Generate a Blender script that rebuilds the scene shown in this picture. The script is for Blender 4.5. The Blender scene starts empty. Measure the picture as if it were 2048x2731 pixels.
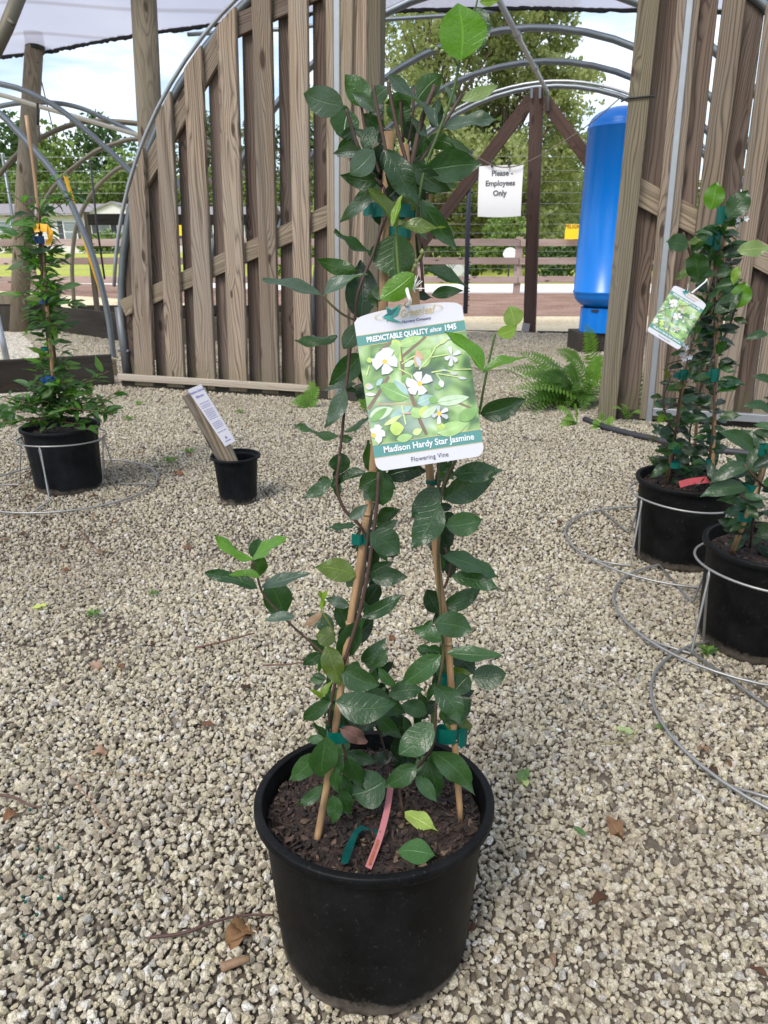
import bpy, math, random
import numpy as np
from mathutils import Vector, Matrix, noise
R = math.radians
random.seed(7); rng = np.random.default_rng(7)
SC = bpy.context.scene
COL = SC.collection

# ------------------------------------------------------------------ camera, sky, sun, exposure
CAMH = 1.05; PITCH = R(20.3); FPX = 1894.0; CX = 1024.0; CY = 1365.5
cd = bpy.data.cameras.new('camera'); cam = bpy.data.objects.new('camera', cd); COL.objects.link(cam)
cam.location = (0, 0, CAMH); cam.rotation_euler = (R(90) - PITCH, 0, 0)
cd.sensor_fit = 'VERTICAL'; cd.sensor_height = 36; cd.lens = FPX / 2731 * 36
cd.clip_start = 0.02; cd.clip_end = 1500
cd.dof.use_dof = True; cd.dof.focus_distance = 0.95; cd.dof.aperture_fstop = 17
SC.camera = cam
SUN_EL, SUN_AZ = R(52), R(215)          # azimuth clockwise from +Y: behind the camera, to the left
w = bpy.data.worlds.new('World'); SC.world = w; w.use_nodes = True
nt = w.node_tree; nt.nodes.clear()
def wn(t): return nt.nodes.new(t)
out = wn('ShaderNodeOutputWorld'); bg = wn('ShaderNodeBackground'); sky = wn('ShaderNodeTexSky')
sky.sky_type = 'NISHITA'; sky.sun_disc = False; sky.sun_elevation = SUN_EL; sky.sun_rotation = SUN_AZ
sky.air_density = 1.0; sky.dust_density = 1.2; sky.ozone_density = 1.2
tc = wn('ShaderNodeTexCoord'); mp = wn('ShaderNodeMapping'); mp.inputs['Scale'].default_value = (1.0, 1.6, 5.0)
mp.inputs['Rotation'].default_value = (0, R(-10), R(20))
n1 = wn('ShaderNodeTexNoise'); n1.inputs['Scale'].default_value = 2.3; n1.inputs['Detail'].default_value = 7; n1.inputs['Roughness'].default_value = .55
n1.inputs['Distortion'].default_value = .5
cr = wn('ShaderNodeValToRGB'); cr.color_ramp.elements[0].position = .42; cr.color_ramp.elements[1].position = .63
cr.color_ramp.elements[0].color = (.16, .16, .16, 1); cr.color_ramp.elements[1].color = (.97, .97, .97, 1)
mx = wn('ShaderNodeMix'); mx.data_type = 'RGBA'; mx.inputs[7].default_value = (6.9, 7.4, 8.0, 1)
nt.links.new(tc.outputs['Generated'], mp.inputs['Vector']); nt.links.new(mp.outputs[0], n1.inputs['Vector'])
nt.links.new(n1.outputs['Fac'], cr.inputs[0]); nt.links.new(cr.outputs[0], mx.inputs[0])
nt.links.new(sky.outputs[0], mx.inputs[6]); nt.links.new(mx.outputs[2], bg.inputs[0])
bg.inputs[1].default_value = .115
nt.links.new(bg.outputs[0], out.inputs[0])
sd = bpy.data.lights.new('sun', 'SUN'); sd.energy = 1.75; sd.angle = R(22); sd.color = (1, .95, .88)
sun = bpy.data.objects.new('sun', sd); COL.objects.link(sun)
dx, dy, dz = math.sin(SUN_AZ) * math.cos(SUN_EL), math.cos(SUN_AZ) * math.cos(SUN_EL), math.sin(SUN_EL)
sun.rotation_euler = Vector((dx, dy, dz)).to_track_quat('Z', 'Y').to_euler()
SC.view_settings.view_transform = 'Standard'; SC.view_settings.look = 'None'
SC.view_settings.exposure = 0.86; SC.view_settings.gamma = 1; SC.view_settings.use_curve_mapping = False
SC.render.engine = 'CYCLES'
SC.cycles.use_denoising = True
SC.cycles.max_bounces = 7; SC.cycles.transparent_max_bounces = 8
SC.cycles.diffuse_bounces = 4; SC.cycles.glossy_bounces = 2; SC.cycles.transmission_bounces = 4
SC.cycles.use_adaptive_sampling = True; SC.cycles.adaptive_threshold = .015

# ------------------------------------------------------------------ measuring helpers
cp, sp = math.cos(PITCH), math.sin(PITCH)
def ray(u, v):
    x = (u - CX) / FPX; y = (CY - v) / FPX
    return Vector((x, cp + y * sp, -sp + y * cp))
CAMP = Vector((0, 0, CAMH))
def gp(u, v, z=0.0):
    d = ray(u, v); return CAMP + d * ((z - CAMH) / d.z)
def yp(u, v, Y):
    d = ray(u, v); return CAMP + d * (Y / d.y)
def pl(u, v, off=0.0):                    # the slightly leaning plane in which the main plant stands
    d = ray(u, v); k = .10
    t = (.855 + k * CAMH + off) / (d.y - k * d.z)
    return CAMP + d * t
FA = Vector((.951, -.31, 0)).normalized(); FN = Vector((.31, .951, 0)).normalized(); FP = Vector((.385, 5.0, 0))
def fac(u, v, off=0.0):                   # slatted wall plane -> (s, z)
    d = ray(u, v); t = (FN.dot(FP) + off - FN.dot(CAMP)) / FN.dot(d)
    P = CAMP + d * t
    return FA.dot(P - FP), P.z
def fpt(s, z, off=0.0):
    p = FP + FA * s + FN * off; return Vector((p.x, p.y, z))
FROT = Matrix(((FA.x, FN.x, 0), (FA.y, FN.y, 0), (0, 0, 1))).to_4x4()

# ------------------------------------------------------------------ object helpers
def prop(o, label=None, cat=None, group=None, kind=None):
    if label: o['label'] = label
    if cat: o['category'] = cat
    if group: o['group'] = group
    if kind: o['kind'] = kind
    return o
def empty(name, loc, label, cat, group=None):
    o = bpy.data.objects.new(name, None); COL.objects.link(o); o.location = loc; o.empty_display_size = .05
    return prop(o, label, cat, group)
def link(name, me, parent=None, mw=None, color=None):
    o = bpy.data.objects.new(name, me); COL.objects.link(o)
    if parent is not None:
        o.parent = parent
        base = parent_world(parent)
        o.matrix_parent_inverse = base.inverted()
    if mw is not None: o.matrix_basis = mw
    if color: o.color = (*color, 1)
    return o
PW = {}
def parent_world(p):
    m = Matrix.LocRotScale(p.location, p.rotation_euler, p.scale) if p.name not in PW else PW[p.name]
    return m
def mesh(name, vs, fs, mat=None, smooth=False, uvs=None, mats=None, mi=None):
    me = bpy.data.meshes.new(name); me.from_pydata([tuple(v) for v in vs], [], fs)
    if mat: me.materials.append(mat)
    if mats:
        for m in mats: me.materials.append(m)
        me.polygons.foreach_set('material_index', mi)
    if smooth: me.polygons.foreach_set('use_smooth', [True] * len(me.polygons))
    if uvs is not None:
        l = me.uv_layers.new(name='UVMap'); vi = np.zeros(len(me.loops), dtype=np.int32); me.loops.foreach_get('vertex_index', vi)
        l.data.foreach_set('uv', np.asarray(uvs, dtype=np.float32)[vi].ravel())
    me.update(); return me
def catmull(pts, n=6):
    P = [Vector(p) for p in pts]
    if len(P) < 3: return P
    Q = [P[0] * 2 - P[1]] + P + [P[-1] * 2 - P[-2]]; o = []
    for i in range(1, len(Q) - 2):
        for k in range(n):
            t = k / n; a, b, c, d = Q[i - 1], Q[i], Q[i + 1], Q[i + 2]
            o.append(.5 * ((2 * b) + (c - a) * t + (2 * a - 5 * b + 4 * c - d) * t * t + (3 * b - a - 3 * c + d) * t ** 3))
    o.append(P[-1]); return o
def tube_geo(pts, r, ns=8, cap=True, V=None, F=None):
    V = [] if V is None else V; F = [] if F is None else F
    P = [Vector(p) for p in pts]; n = len(P)
    rr = r if hasattr(r, '__len__') else [r] * n
    if len(rr) != n: rr = [np.interp(i / (n - 1), np.linspace(0, 1, len(rr)), rr) for i in range(n)]
    b0 = len(V); up = None
    for i in range(n):
        d = (P[min(i + 1, n - 1)] - P[max(i - 1, 0)]).normalized()
        if up is None: up = Vector((0, 0, 1)) if abs(d.z) < .9 else Vector((1, 0, 0))
        x = d.cross(up).normalized(); y = x.cross(d).normalized(); up = y
        for k in range(ns):
            a = 2 * math.pi * k / ns
            V.append(P[i] + (x * math.cos(a) + y * math.sin(a)) * rr[i])
    for i in range(n - 1):
        for k in range(ns):
            k2 = (k + 1) % ns
            F.append((b0 + i * ns + k, b0 + i * ns + k2, b0 + (i + 1) * ns + k2, b0 + (i + 1) * ns + k))
    if cap:
        F.append(tuple(b0 + k for k in range(ns))[::-1]); F.append(tuple(b0 + (n - 1) * ns + k for k in range(ns)))
    return V, F
def tube(name, pts, r, mat, parent=None, ns=8, smooth_n=0, color=None):
    if smooth_n: pts = catmull(pts, smooth_n)
    V, F = tube_geo(pts, r, ns)
    c = Vector(V[0]); V = [v - c for v in V]
    return link(name, mesh(name, V, F, mat, True), parent, Matrix.Translation(c), color)
def plank(name, p0, p1, width, thick, mat, parent=None, nrm=Vector((0, -1, 0)), ch=.003, color=None):
    p0 = Vector(p0); p1 = Vector(p1); z = (p1 - p0); L = z.length; z.normalize()
    y = (Vector(nrm) - z * z.dot(Vector(nrm))).normalized(); x = y.cross(z)
    a, b, c = width / 2, thick / 2, min(ch, thick / 4, width / 4)
    sec = [(-a + c, -b), (a - c, -b), (a, -b + c), (a, b - c), (a - c, b), (-a + c, b), (-a, b - c), (-a, -b + c)]
    V = [(u, v, 0) for u, v in sec] + [(u, v, L) for u, v in sec]
    F = [(i, (i + 1) % 8, 8 + (i + 1) % 8, 8 + i) for i in range(8)] + [tuple(range(7, -1, -1)), tuple(range(8, 16))]
    M = Matrix((x, y, z)).transposed().to_4x4(); M.translation = p0
    return link(name, mesh(name, V, F, mat), parent, M, color)
def box(name, c, s, mat, parent=None, rotz=0, color=None):
    x, y, z = s[0] / 2, s[1] / 2, s[2] / 2
    V = [(i * x, j * y, k * z) for i in (-1, 1) for j in (-1, 1) for k in (-1, 1)]
    F = [(0, 1, 3, 2), (4, 6, 7, 5), (0, 4, 5, 1), (2, 3, 7, 6), (0, 2, 6, 4), (1, 5, 7, 3)]
    return link(name, mesh(name, V, F, mat), parent, Matrix.Translation(c) @ Matrix.Rotation(rotz, 4, 'Z'), color)
def lathe_geo(prof, ns=48, rib=None):
    V, F = [], []
    for (r, z) in prof:
        for k in range(ns):
            a = 2 * math.pi * k / ns; q = r * (1 + (rib(a, z) if rib else 0))
            V.append(Vector((q * math.cos(a), q * math.sin(a), z)))
    for i in range(len(prof) - 1):
        for k in range(ns):
            k2 = (k + 1) % ns; F.append((i * ns + k, i * ns + k2, (i + 1) * ns + k2, (i + 1) * ns + k))
    return V, F

# ------------------------------------------------------------------ materials
class NM:
    def __init__(s, name):
        s.m = bpy.data.materials.new(name); s.m.use_nodes = True; s.t = s.m.node_tree; s.t.nodes.clear()
        s.o = s.n('ShaderNodeOutputMaterial'); s.p = s.n('ShaderNodeBsdfPrincipled'); s.l(s.p.outputs[0], s.o.inputs[0])
    def n(s, t, **k):
        x = s.t.nodes.new(t)
        for a, b in k.items(): setattr(x, a, b)
        return x
    def l(s, a, b): s.t.links.new(a, b)
    def val(s, sock, v):
        if hasattr(v, 'node'): s.l(v, sock)
        else: sock.default_value = v
    def math(s, op, a, b=0.0, c=None):
        x = s.n('ShaderNodeMath', operation=op); s.val(x.inputs[0], a); s.val(x.inputs[1], b)
        if c is not None: s.val(x.inputs[2], c)
        return x.outputs[0]
    def mix(s, f, a, b, mode='MIX'):
        x = s.n('ShaderNodeMix', data_type='RGBA', blend_type=mode); s.val(x.inputs[0], f)
        s.val(x.inputs[6], a if hasattr(a, 'node') else (*a, 1)); s.val(x.inputs[7], b if hasattr(b, 'node') else (*b, 1))
        return x.outputs[2]
    def noise(s, vec, sc, det=4, rough=.55, dist=0):
        x = s.n('ShaderNodeTexNoise'); x.inputs['Scale'].default_value = sc; x.inputs['Detail'].default_value = det
        x.inputs['Roughness'].default_value = rough; x.inputs['Distortion'].default_value = dist
        if vec is not None: s.l(vec, x.inputs['Vector'])
        return x
    def ramp(s, f, stops, interp='LINEAR'):
        x = s.n('ShaderNodeValToRGB'); r = x.color_ramp; r.interpolation = interp
        while len(r.elements) < len(stops): r.elements.new(.5)
        for e, (p, c) in zip(r.elements, stops):
            e.position = p; e.color = (*c, 1) if hasattr(c, '__len__') else (c, c, c, 1)
        s.l(f, x.inputs[0]); return x.outputs[0]
    def map(s, vec, sc=(1, 1, 1), loc=(0, 0, 0), rot=(0, 0, 0)):
        x = s.n('ShaderNodeMapping'); x.inputs['Scale'].default_value = sc; x.inputs['Location'].default_value = loc; x.inputs['Rotation'].default_value = rot
        s.l(vec, x.inputs[0]); return x.outputs[0]
    def coord(s, k='Object'): return s.n('ShaderNodeTexCoord').outputs[k]
    def pos(s): return s.n('ShaderNodeNewGeometry').outputs['Position']
    def info(s, k): return s.n('ShaderNodeObjectInfo').outputs[k]
    def bump(s, h, st=.3, dist=.01):
        b = s.n('ShaderNodeBump'); b.inputs['Strength'].default_value = st; b.inputs['Distance'].default_value = dist
        s.l(h, b.inputs['Height']); s.l(b.outputs[0], s.p.inputs['Normal']); return b
    def base(s, c, rough=.6, metal=0, spec=.5):
        s.val(s.p.inputs['Base Color'], c if hasattr(c, 'node') else (*c, 1)); s.val(s.p.inputs['Roughness'], rough)
        s.p.inputs['Metallic'].default_value = metal; s.p.inputs['Specular IOR Level'].default_value = spec; return s.m

def simple(name, c, rough=.6, metal=0, spec=.5, var=.12, sc=20):
    M = NM(name); n = M.noise(M.coord(), sc, 4)
    d = tuple(x * (1 - var) for x in c); e = tuple(min(1, x * (1 + var)) for x in c)
    return M.base(M.mix(n.outputs['Fac'], d, e), rough, metal, spec)

def wood_mat(name, light, dark, grey=(.30, .28, .26), greyf=.4, green=0.0, rw=55):
    M = NM(name); oc = M.coord(); rnd = M.info('Random')
    off = M.n('ShaderNodeCombineXYZ'); M.l(M.math('MULTIPLY', rnd, 7.3), off.inputs[0]); M.l(M.math('MULTIPLY', rnd, 3.1), off.inputs[1]); M.l(M.math('MULTIPLY', rnd, 41.0), off.inputs[2])
    add = M.n('ShaderNodeVectorMath', operation='ADD'); M.l(oc, add.inputs[0]); M.l(off.outputs[0], add.inputs[1]); v = add.outputs[0]
    # knots
    kv = M.n('ShaderNodeTexVoronoi'); kv.voronoi_dimensions = '2D'; kv.inputs['Scale'].default_value = 1.0; kv.inputs['Randomness'].default_value = 1
    sk = M.n('ShaderNodeSeparateXYZ'); M.l(v, sk.inputs[0]); ck = M.n('ShaderNodeCombineXYZ'); M.l(M.math('MULTIPLY', sk.outputs[0], 6.0), ck.inputs[0]); M.l(M.math('MULTIPLY', sk.outputs[2], 2.1), ck.inputs[1]); M.l(ck.outputs[0], kv.inputs['Vector'])
    kd = kv.outputs['Distance']
    kc = M.n('ShaderNodeSeparateColor'); M.l(kv.outputs['Color'], kc.inputs[0]); gate = M.math('GREATER_THAN', kc.outputs[0], .58); ksz = M.math('MULTIPLY_ADD', kc.outputs[1], 1.1, .6); kd = M.math('DIVIDE', kd, ksz)
    kn = M.math('MULTIPLY', M.ramp(kd, [(.055, 1.0), (.10, 0.0)]), gate)
    halo = M.math('MULTIPLY', M.ramp(kd, [(.05, 1.0), (.42, 0.0)]), gate)
    lo = M.noise(M.map(v, (7, 7, .75)), 1.0, 2, .45)
    sx = M.n('ShaderNodeSeparateXYZ'); M.l(v, sx.inputs[0])
    # ring coordinate bends round the knots, gives cathedral figure
    rc = M.math('ADD', M.math('ADD', M.math('MULTIPLY', sx.outputs[0], rw * 1.1), M.math('MULTIPLY', lo.outputs['Fac'], 13.0)), M.math('MULTIPLY', halo, 2.2))
    saw = M.math('FRACT', rc)
    grain = M.ramp(saw, [(0, .05), (.10, .5), (.35, .95), (.72, 1.0), (.90, .5), (1, .05)])
    fine = M.noise(M.map(v, (150, 150, 3)), 1.0, 3, .6)
    c = M.mix(grain, dark, light)
    c = M.mix(M.math('MULTIPLY', fine.outputs['Fac'], .5), c, tuple(x * .55 for x in dark), 'MIX')
    big = M.noise(M.map(v, (3, 3, .8)), 1.3, 4, .6)
    c = M.mix(M.math('MULTIPLY', M.ramp(big.outputs['Fac'], [(.38, 0.0), (.65, 1.0)]), greyf), c, grey)
    streak = M.noise(M.map(v, (26, 26, .5)), 1.0, 3, .6); c = M.mix(M.ramp(streak.outputs['Fac'], [(.50, 0.0), (.72, .6)]), c, tuple(x * .8 for x in dark))
    tone = M.math('MULTIPLY_ADD', M.info('Random'), .62, .66)
    tm = M.n('ShaderNodeVectorMath', operation='SCALE'); M.l(c, tm.inputs[0]); M.l(tone, tm.inputs['Scale'])
    c = M.mix(M.math('MULTIPLY', kn, .85), tm.outputs[0], (.035, .02, .014))
    if green:
        pz = M.n('ShaderNodeSeparateXYZ'); M.l(M.pos(), pz.inputs[0])
        g = M.ramp(M.math('ADD', pz.outputs[2], M.math('MULTIPLY', lo.outputs['Fac'], .25)), [(.08, 1.0), (.38, 0.0)])
        c = M.mix(M.math('MULTIPLY', g, green), c, (.09, .10, .035))
    M.bump(M.math('ADD', grain, fine.outputs['Fac']), .35, .003)
    return M.base(c, .8, 0, .25)
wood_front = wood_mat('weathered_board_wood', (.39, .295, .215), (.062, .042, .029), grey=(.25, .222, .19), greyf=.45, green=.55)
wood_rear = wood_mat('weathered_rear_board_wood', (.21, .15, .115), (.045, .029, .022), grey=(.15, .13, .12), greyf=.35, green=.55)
wood_brace = wood_mat('brace_wood', (.33, .26, .18), (.10, .07, .045), greyf=.25)
wood_post = wood_mat('greenish_post_wood', (.24, .20, .135), (.075, .058, .036), grey=(.17, .155, .125), greyf=.5, green=.3)
wood_dark = wood_mat('stained_dark_wood', (.105, .058, .042), (.042, .024, .019), grey=(.12, .09, .085), greyf=.3)
wood_old = wood_mat('old_black_timber', (.045, .036, .026), (.012, .010, .008), grey=(.08, .073, .062), greyf=.4)
wood_round = wood_mat('round_pole_wood', (.27, .22, .155), (.11, .085, .055), grey=(.20, .18, .14), greyf=.5, rw=20)
wood_rail = wood_mat('rail_wood', (.42, .36, .28), (.25, .2, .15))
wood_ranch = wood_mat('ranch_rail_wood', (.44, .33, .285), (.30, .21, .175), grey=(.46, .38, .36), greyf=.5)
galv = simple('galvanised_pipe', (.19, .21, .23), .42, .75, .5, .2, 9)
galv_lt = simple('galvanised_light', (.36, .37, .39), .42, .7, .5, .12, 14)
galv_old = simple('weathered_brown_pipe', (.13, .115, .085), .6, .4, .4, .25, 6)
wire_m = simple('galvanised_wire', (.30, .295, .29), .45, .6, .5, .2, 40)
blackpoly = simple('black_poly_pipe', (.03, .03, .035), .55, 0, .4)

def pot_mat(name, c, dirt):
    M = NM(name); v = M.coord()
    n = M.noise(v, 9, 5, .65); f = M.noise(M.map(v, (1, 1, .8)), 120, 5, .8, .4); sc = M.noise(M.map(v, (40, 40, 3), rot=(.3, .2, 0)), 5, 4, .7, 1.5)
    col = M.mix(M.ramp(n.outputs['Fac'], [(.4, 0.0), (.75, 1.0)]), c, tuple(x * 2.0 + .006 for x in c))
    col = M.mix(M.ramp(f.outputs['Fac'], [(.60, 0.0), (.85, dirt)]), col, (.12, .11, .10))
    sz = M.n('ShaderNodeSeparateXYZ'); M.l(v, sz.inputs[0])
    band = M.ramp(M.math('ADD', sz.outputs[2], M.math('MULTIPLY', M.math('ADD', n.outputs['Fac'], M.math('MULTIPLY', f.outputs['Fac'], .5)), .09)), [(.075, .8), (.105, 0.0)])
    col = M.mix(M.math('MULTIPLY', band, M.ramp(n.outputs['Fac'], [(.30, 0.0), (.5, 1.0)])), col, (.24, .20, .16))
    M.bump(f.outputs['Fac'], .15, .002)
    return M.base(col, M.ramp(n.outputs['Fac'], [(.3, .42), (.7, .6)]), 0, .15)
pot_m = pot_mat('black_nursery_plastic', (.0018, .0019, .0022), .8)
pot_m2 = pot_mat('dull_black_nursery_plastic', (.0025, .0034, .0046), .35)

def soil_mat():
    M = NM('bark_soil'); v = M.coord(); n = M.n('ShaderNodeTexVoronoi'); n.inputs['Scale'].default_value = 90; M.l(v, n.inputs['Vector'])
    a = M.noise(v, 60, 6, .7)
    c = M.ramp(a.outputs['Fac'], [(.3, (.008, .005, .004)), (.55, (.035, .018, .013)), (.75, (.10, .055, .038))])
    M.bump(a.outputs['Fac'], .9, .01); return M.base(c, .85)
soil_m = soil_mat()
def chip_mat():
    M = NM('bark_chips'); r = M.info('Random'); v = M.coord()
    c = M.ramp(r, [(0, (.008, .005, .003)), (.45, (.024, .013, .008)), (.78, (.055, .029, .018)), (.94, (.11, .065, .042)), (1, (.24, .16, .10))])
    n = M.noise(v, 30, 4); c = M.mix(M.math('MULTIPLY', n.outputs['Fac'], .7), c, (.02, .012, .01)); M.bump(n.outputs['Fac'], .5, .003)
    return M.base(c, .75)
chip_m = chip_mat()

def leaf_mat(name, rough=.30, trans=.28, veins=7.0, backmix=.5, spec=.5):
    M = NM(name); col = M.info('Color')
    uv = M.n('ShaderNodeUVMap'); s = M.n('ShaderNodeSeparateXYZ'); M.l(uv.outputs[0], s.inputs[0])
    au = M.math('ABSOLUTE', M.math('SUBTRACT', s.outputs[0], .5))
    mid = M.ramp(au, [(.012, 1.0), (.035, 0.0)])
    lat = M.math('FRACT', M.math('SUBTRACT', M.math('MULTIPLY', s.outputs[1], veins), M.math('MULTIPLY', au, 3.2)))
    lv = M.ramp(lat, [(0, 1.0), (.08, 0.0), (.93, 0.0), (1.0, 1.0)])
    vein = M.math('MAXIMUM', mid, M.math('MULTIPLY', lv, .33))
    nz = M.noise(M.coord(), 28, 4, .6)
    dk = M.n('ShaderNodeVectorMath', operation='SCALE'); M.l(col, dk.inputs[0]); M.l(M.math('MULTIPLY_ADD', nz.outputs['Fac'], .7, .68), dk.inputs['Scale'])
    lt = M.n('ShaderNodeVectorMath', operation='MULTIPLY_ADD'); M.l(dk.outputs[0], lt.inputs[0]); lt.inputs[1].default_value = (1.9, 1.7, 1.7); lt.inputs[2].default_value = (.012, .022, .01)
    c = M.mix(M.math('MULTIPLY', vein, .55), dk.outputs[0], lt.outputs[0])
    bk = M.n('ShaderNodeVectorMath', operation='MULTIPLY_ADD'); M.l(c, bk.inputs[0]); bk.inputs[1].default_value = (1.25, 1.25, 1.0); bk.inputs[2].default_value = (.02, .03, .008)
    geo = M.n('ShaderNodeNewGeometry'); c2 = M.mix(M.math('MULTIPLY', geo.outputs['Backfacing'], backmix), c, bk.outputs[0])
    sp_n = M.noise(M.coord(), 55, 2, .5); c2 = M.mix(M.ramp(sp_n.outputs['Fac'], [(.72, 0.0), (.76, .5)]), c2, (.22, .20, .12))
    bl = M.noise(M.coord(), 3.5, 3, .6); c2 = M.mix(M.math('MULTIPLY', M.ramp(bl.outputs['Fac'], [(.45, 0.0), (.7, 1.0)]), .12), c2, (.08, .10, .08))
    sm = M.noise(M.coord(), 12, 3, .6)
    M.bump(M.math('ADD', M.math('MULTIPLY', vein, -1.0), M.math('MULTIPLY', sm.outputs['Fac'], 1.2)), .35, .002)
    M.base(c2, M.math('MULTIPLY_ADD', nz.outputs['Fac'], .2, rough - .1), 0, spec)
    tr = M.n('ShaderNodeBsdfTranslucent'); tv = M.n('ShaderNodeVectorMath', operation='MULTIPLY'); M.l(c, tv.inputs[0]); tv.inputs[1].default_value = (3.0, 3.4, .8)
    M.l(tv.outputs[0], tr.inputs[0]); mxx = M.n('ShaderNodeMixShader'); mxx.inputs[0].default_value = trans
    M.l(M.p.outputs[0], mxx.inputs[1]); M.l(tr.outputs[0], mxx.inputs[2]); M.l(mxx.outputs[0], M.o.inputs[0])
    return M.m
jas_leaf = leaf_mat('jasmine_leaf'); soft_leaf = leaf_mat('soft_green_leaf', .5, .4, 5, .3)
dead_leaf_m = leaf_mat('dry_leaf', .75, .1, 6, .2, .2)
stem_m = NM('stem')
_c = stem_m.noise(stem_m.coord(), 90, 3); stem_m.base(stem_m.mix(stem_m.math('MULTIPLY', _c.outputs['Fac'], .6), stem_m.info('Color'), (.02, .012, .01)), .65); stem_m = stem_m.m
def bamboo():
    M = NM('bamboo_stake'); v = M.coord(); n = M.noise(M.map(v, (60, 60, 4)), 1, 4, .6)
    c = M.ramp(n.outputs['Fac'], [(.3, (.20, .115, .055)), (.6, (.36, .22, .11)), (.8, (.48, .34, .20))])
    return M.base(c, .5)
bamboo_m = bamboo()
tape_m = NM('plastic_tie_tape'); tape_m.base(tape_m.info('Color'), .35, 0, .5)
_tr = tape_m.n('ShaderNodeBsdfTranslucent'); tape_m.l(tape_m.info('Color'), _tr.inputs[0]); _x = tape_m.n('ShaderNodeMixShader'); _x.inputs[0].default_value = .3
tape_m.l(tape_m.p.outputs[0], _x.inputs[1]); tape_m.l(_tr.outputs[0], _x.inputs[2]); tape_m.l(_x.outputs[0], tape_m.o.inputs[0]); tape_m = tape_m.m
white_plastic = simple('white_card', (.55, .55, .60), .4, 0, .4, .03)
cord_m = simple('white_cord', (.8, .8, .78), .8)

# ------------------------------------------------------------------ ground and far land
def stone_mat():
    M = NM('crushed_stone'); r = M.info('Random'); v = M.coord(); P = M.pos()
    c = M.ramp(r, [(0, (.12, .10, .08)), (.07, (.33, .275, .205)), (.20, (.56, .485, .365)), (.46, (.77, .685, .52)), (.60, (.62, .54, .355)), (.74, (.83, .77, .64)), (.86, (.45, .38, .275)), (.94, (.90, .86, .78)), (1, (.21, .195, .18))])
    n = M.noise(v, 2.4, 4, .7); c = M.mix(M.ramp(n.outputs['Fac'], [(.42, 0.0), (.62, .7)]), c, (.15, .125, .075))
    n2 = M.noise(v, 6, 2, .7); c = M.mix(M.ramp(n2.outputs['Fac'], [(.58, 0.0), (.7, .45)]), c, (.80, .77, .68))
    g = M.noise(P, 1.1, 3, .6); c = M.mix(M.ramp(g.outputs['Fac'], [(.46, 0.0), (.70, .5)]), c, (.26, .20, .145))
    M.bump(n2.outputs['Fac'], .5, .2)
    return M.base(c, .85, 0, .3)
stone_m = stone_mat()
def grit_mat():
    M = NM('gravel_bed'); P = M.pos(); v = M.n('ShaderNodeTexVoronoi'); v.inputs['Scale'].default_value = 62; M.l(P, v.inputs['Vector'])
    sep = M.n('ShaderNodeSeparateXYZ'); M.l(P, sep.inputs[0])
    dark = M.mix(M.noise(P, 40, 4).outputs['Fac'], (.07, .056, .043), (.17, .14, .11))
    sc = M.ramp(M.n('ShaderNodeSeparateColor').outputs[0], [(0, 0.0), (1, 1.0)]) if 0 else None
    cc = M.n('ShaderNodeSeparateColor'); M.l(v.outputs['Color'], cc.inputs[0])
    pale = M.ramp(cc.outputs[0], [(0, (.3, .27, .22)), (.3, (.62, .56, .45)), (.7, (.76, .70, .58)), (1, (.86, .82, .73))])
    pale = M.mix(M.ramp(v.outputs['Distance'], [(.35, 0.0), (.7, .8)]), pale, (.10, .085, .065))
    far = M.ramp(M.math('MULTIPLY', sep.outputs[1], .1), [(.46, 0.0), (.56, 1.0)])
    M.bump(v.outputs['Distance'], .5, .01).invert = True
    return M.base(M.mix(far, dark, pale), .9, 0, .2)
grit_m = grit_mat()
def land(name, cols, sc, rough=.95, bump=.4):
    M = NM(name); P = M.pos(); a = M.noise(P, sc, 6, .65); b = M.noise(P, sc * .06, 3, .5)
    f = M.math('ADD', M.math('MULTIPLY', a.outputs['Fac'], .65), M.math('MULTIPLY', b.outputs['Fac'], .35))
    k = len(cols); c = M.ramp(f, [(.35 + .3 * i / (k - 1), q) for i, q in enumerate(cols)])
    M.bump(a.outputs['Fac'], bump, .03); return M.base(c, rough, 0, .15)
lawn_m = land('lawn', [(.26, .29, .055), (.37, .40, .08), (.46, .46, .13)], 6)
road_m = land('pale_road', [(.66, .62, .58), (.74, .71, .68), (.80, .77, .74)], 4)
mulch_m = land('brown_mulch', [(.15, .085, .06), (.30, .19, .145), (.44, .30, .24)], 22, bump=.9)
dry_m = land('dry_grass', [(.44, .33, .20), (.66, .55, .37), (.78, .70, .54)], 14, bump=.8)
def tz(x, y):
    t = min(1, max(0, (y - 25) / 28)); return .78 * t * t * (3 - 2 * t)
def sheet(name, xs, yf0, yf1, z, mat, ny=2, terr=False):
    V, F = [], []
    for j in range(ny + 1):
        for x in xs:
            a, b = yf0(x), yf1(x); y = a + (b - a) * j / ny; V.append((x, y, (tz(x, y) if terr else 0) + z))
    n = len(xs)
    for j in range(ny):
        for i in range(n - 1): F.append((j * n + i, j * n + i + 1, (j + 1) * n + i + 1, (j + 1) * n + i))
    return prop(link(name, mesh(name, V, F, mat)), kind='structure')
V, F = [], []
ys = [-60, -5, 5, 20, 25] + [25 + 28 * i / 10 for i in range(1, 11)] + [80, 150, 400, 900]
xs = [-700, -200, -60, -20, 0, 20, 60, 200, 700]
for y in ys:
    for x in xs: V.append((x, y, tz(x, y) - .012))
for j in range(len(ys) - 1):
    for i in range(len(xs) - 1):
        n = len(xs); F.append((j * n + i, j * n + i + 1, (j + 1) * n + i + 1, (j + 1) * n + i))
prop(link('ground', mesh('ground', V, F, lawn_m, True)), kind='structure')
fx = [-30 + 2 * i for i in range(31)]
mend = lambda x: 17.5 + (max(0, -x) * .45)
sheet('gravel_yard', fx, lambda x: -6, lambda x: 9.9 + (max(0, -x - 1.5) * .9 if x < -1.5 else 0), -.004, grit_m)
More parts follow.
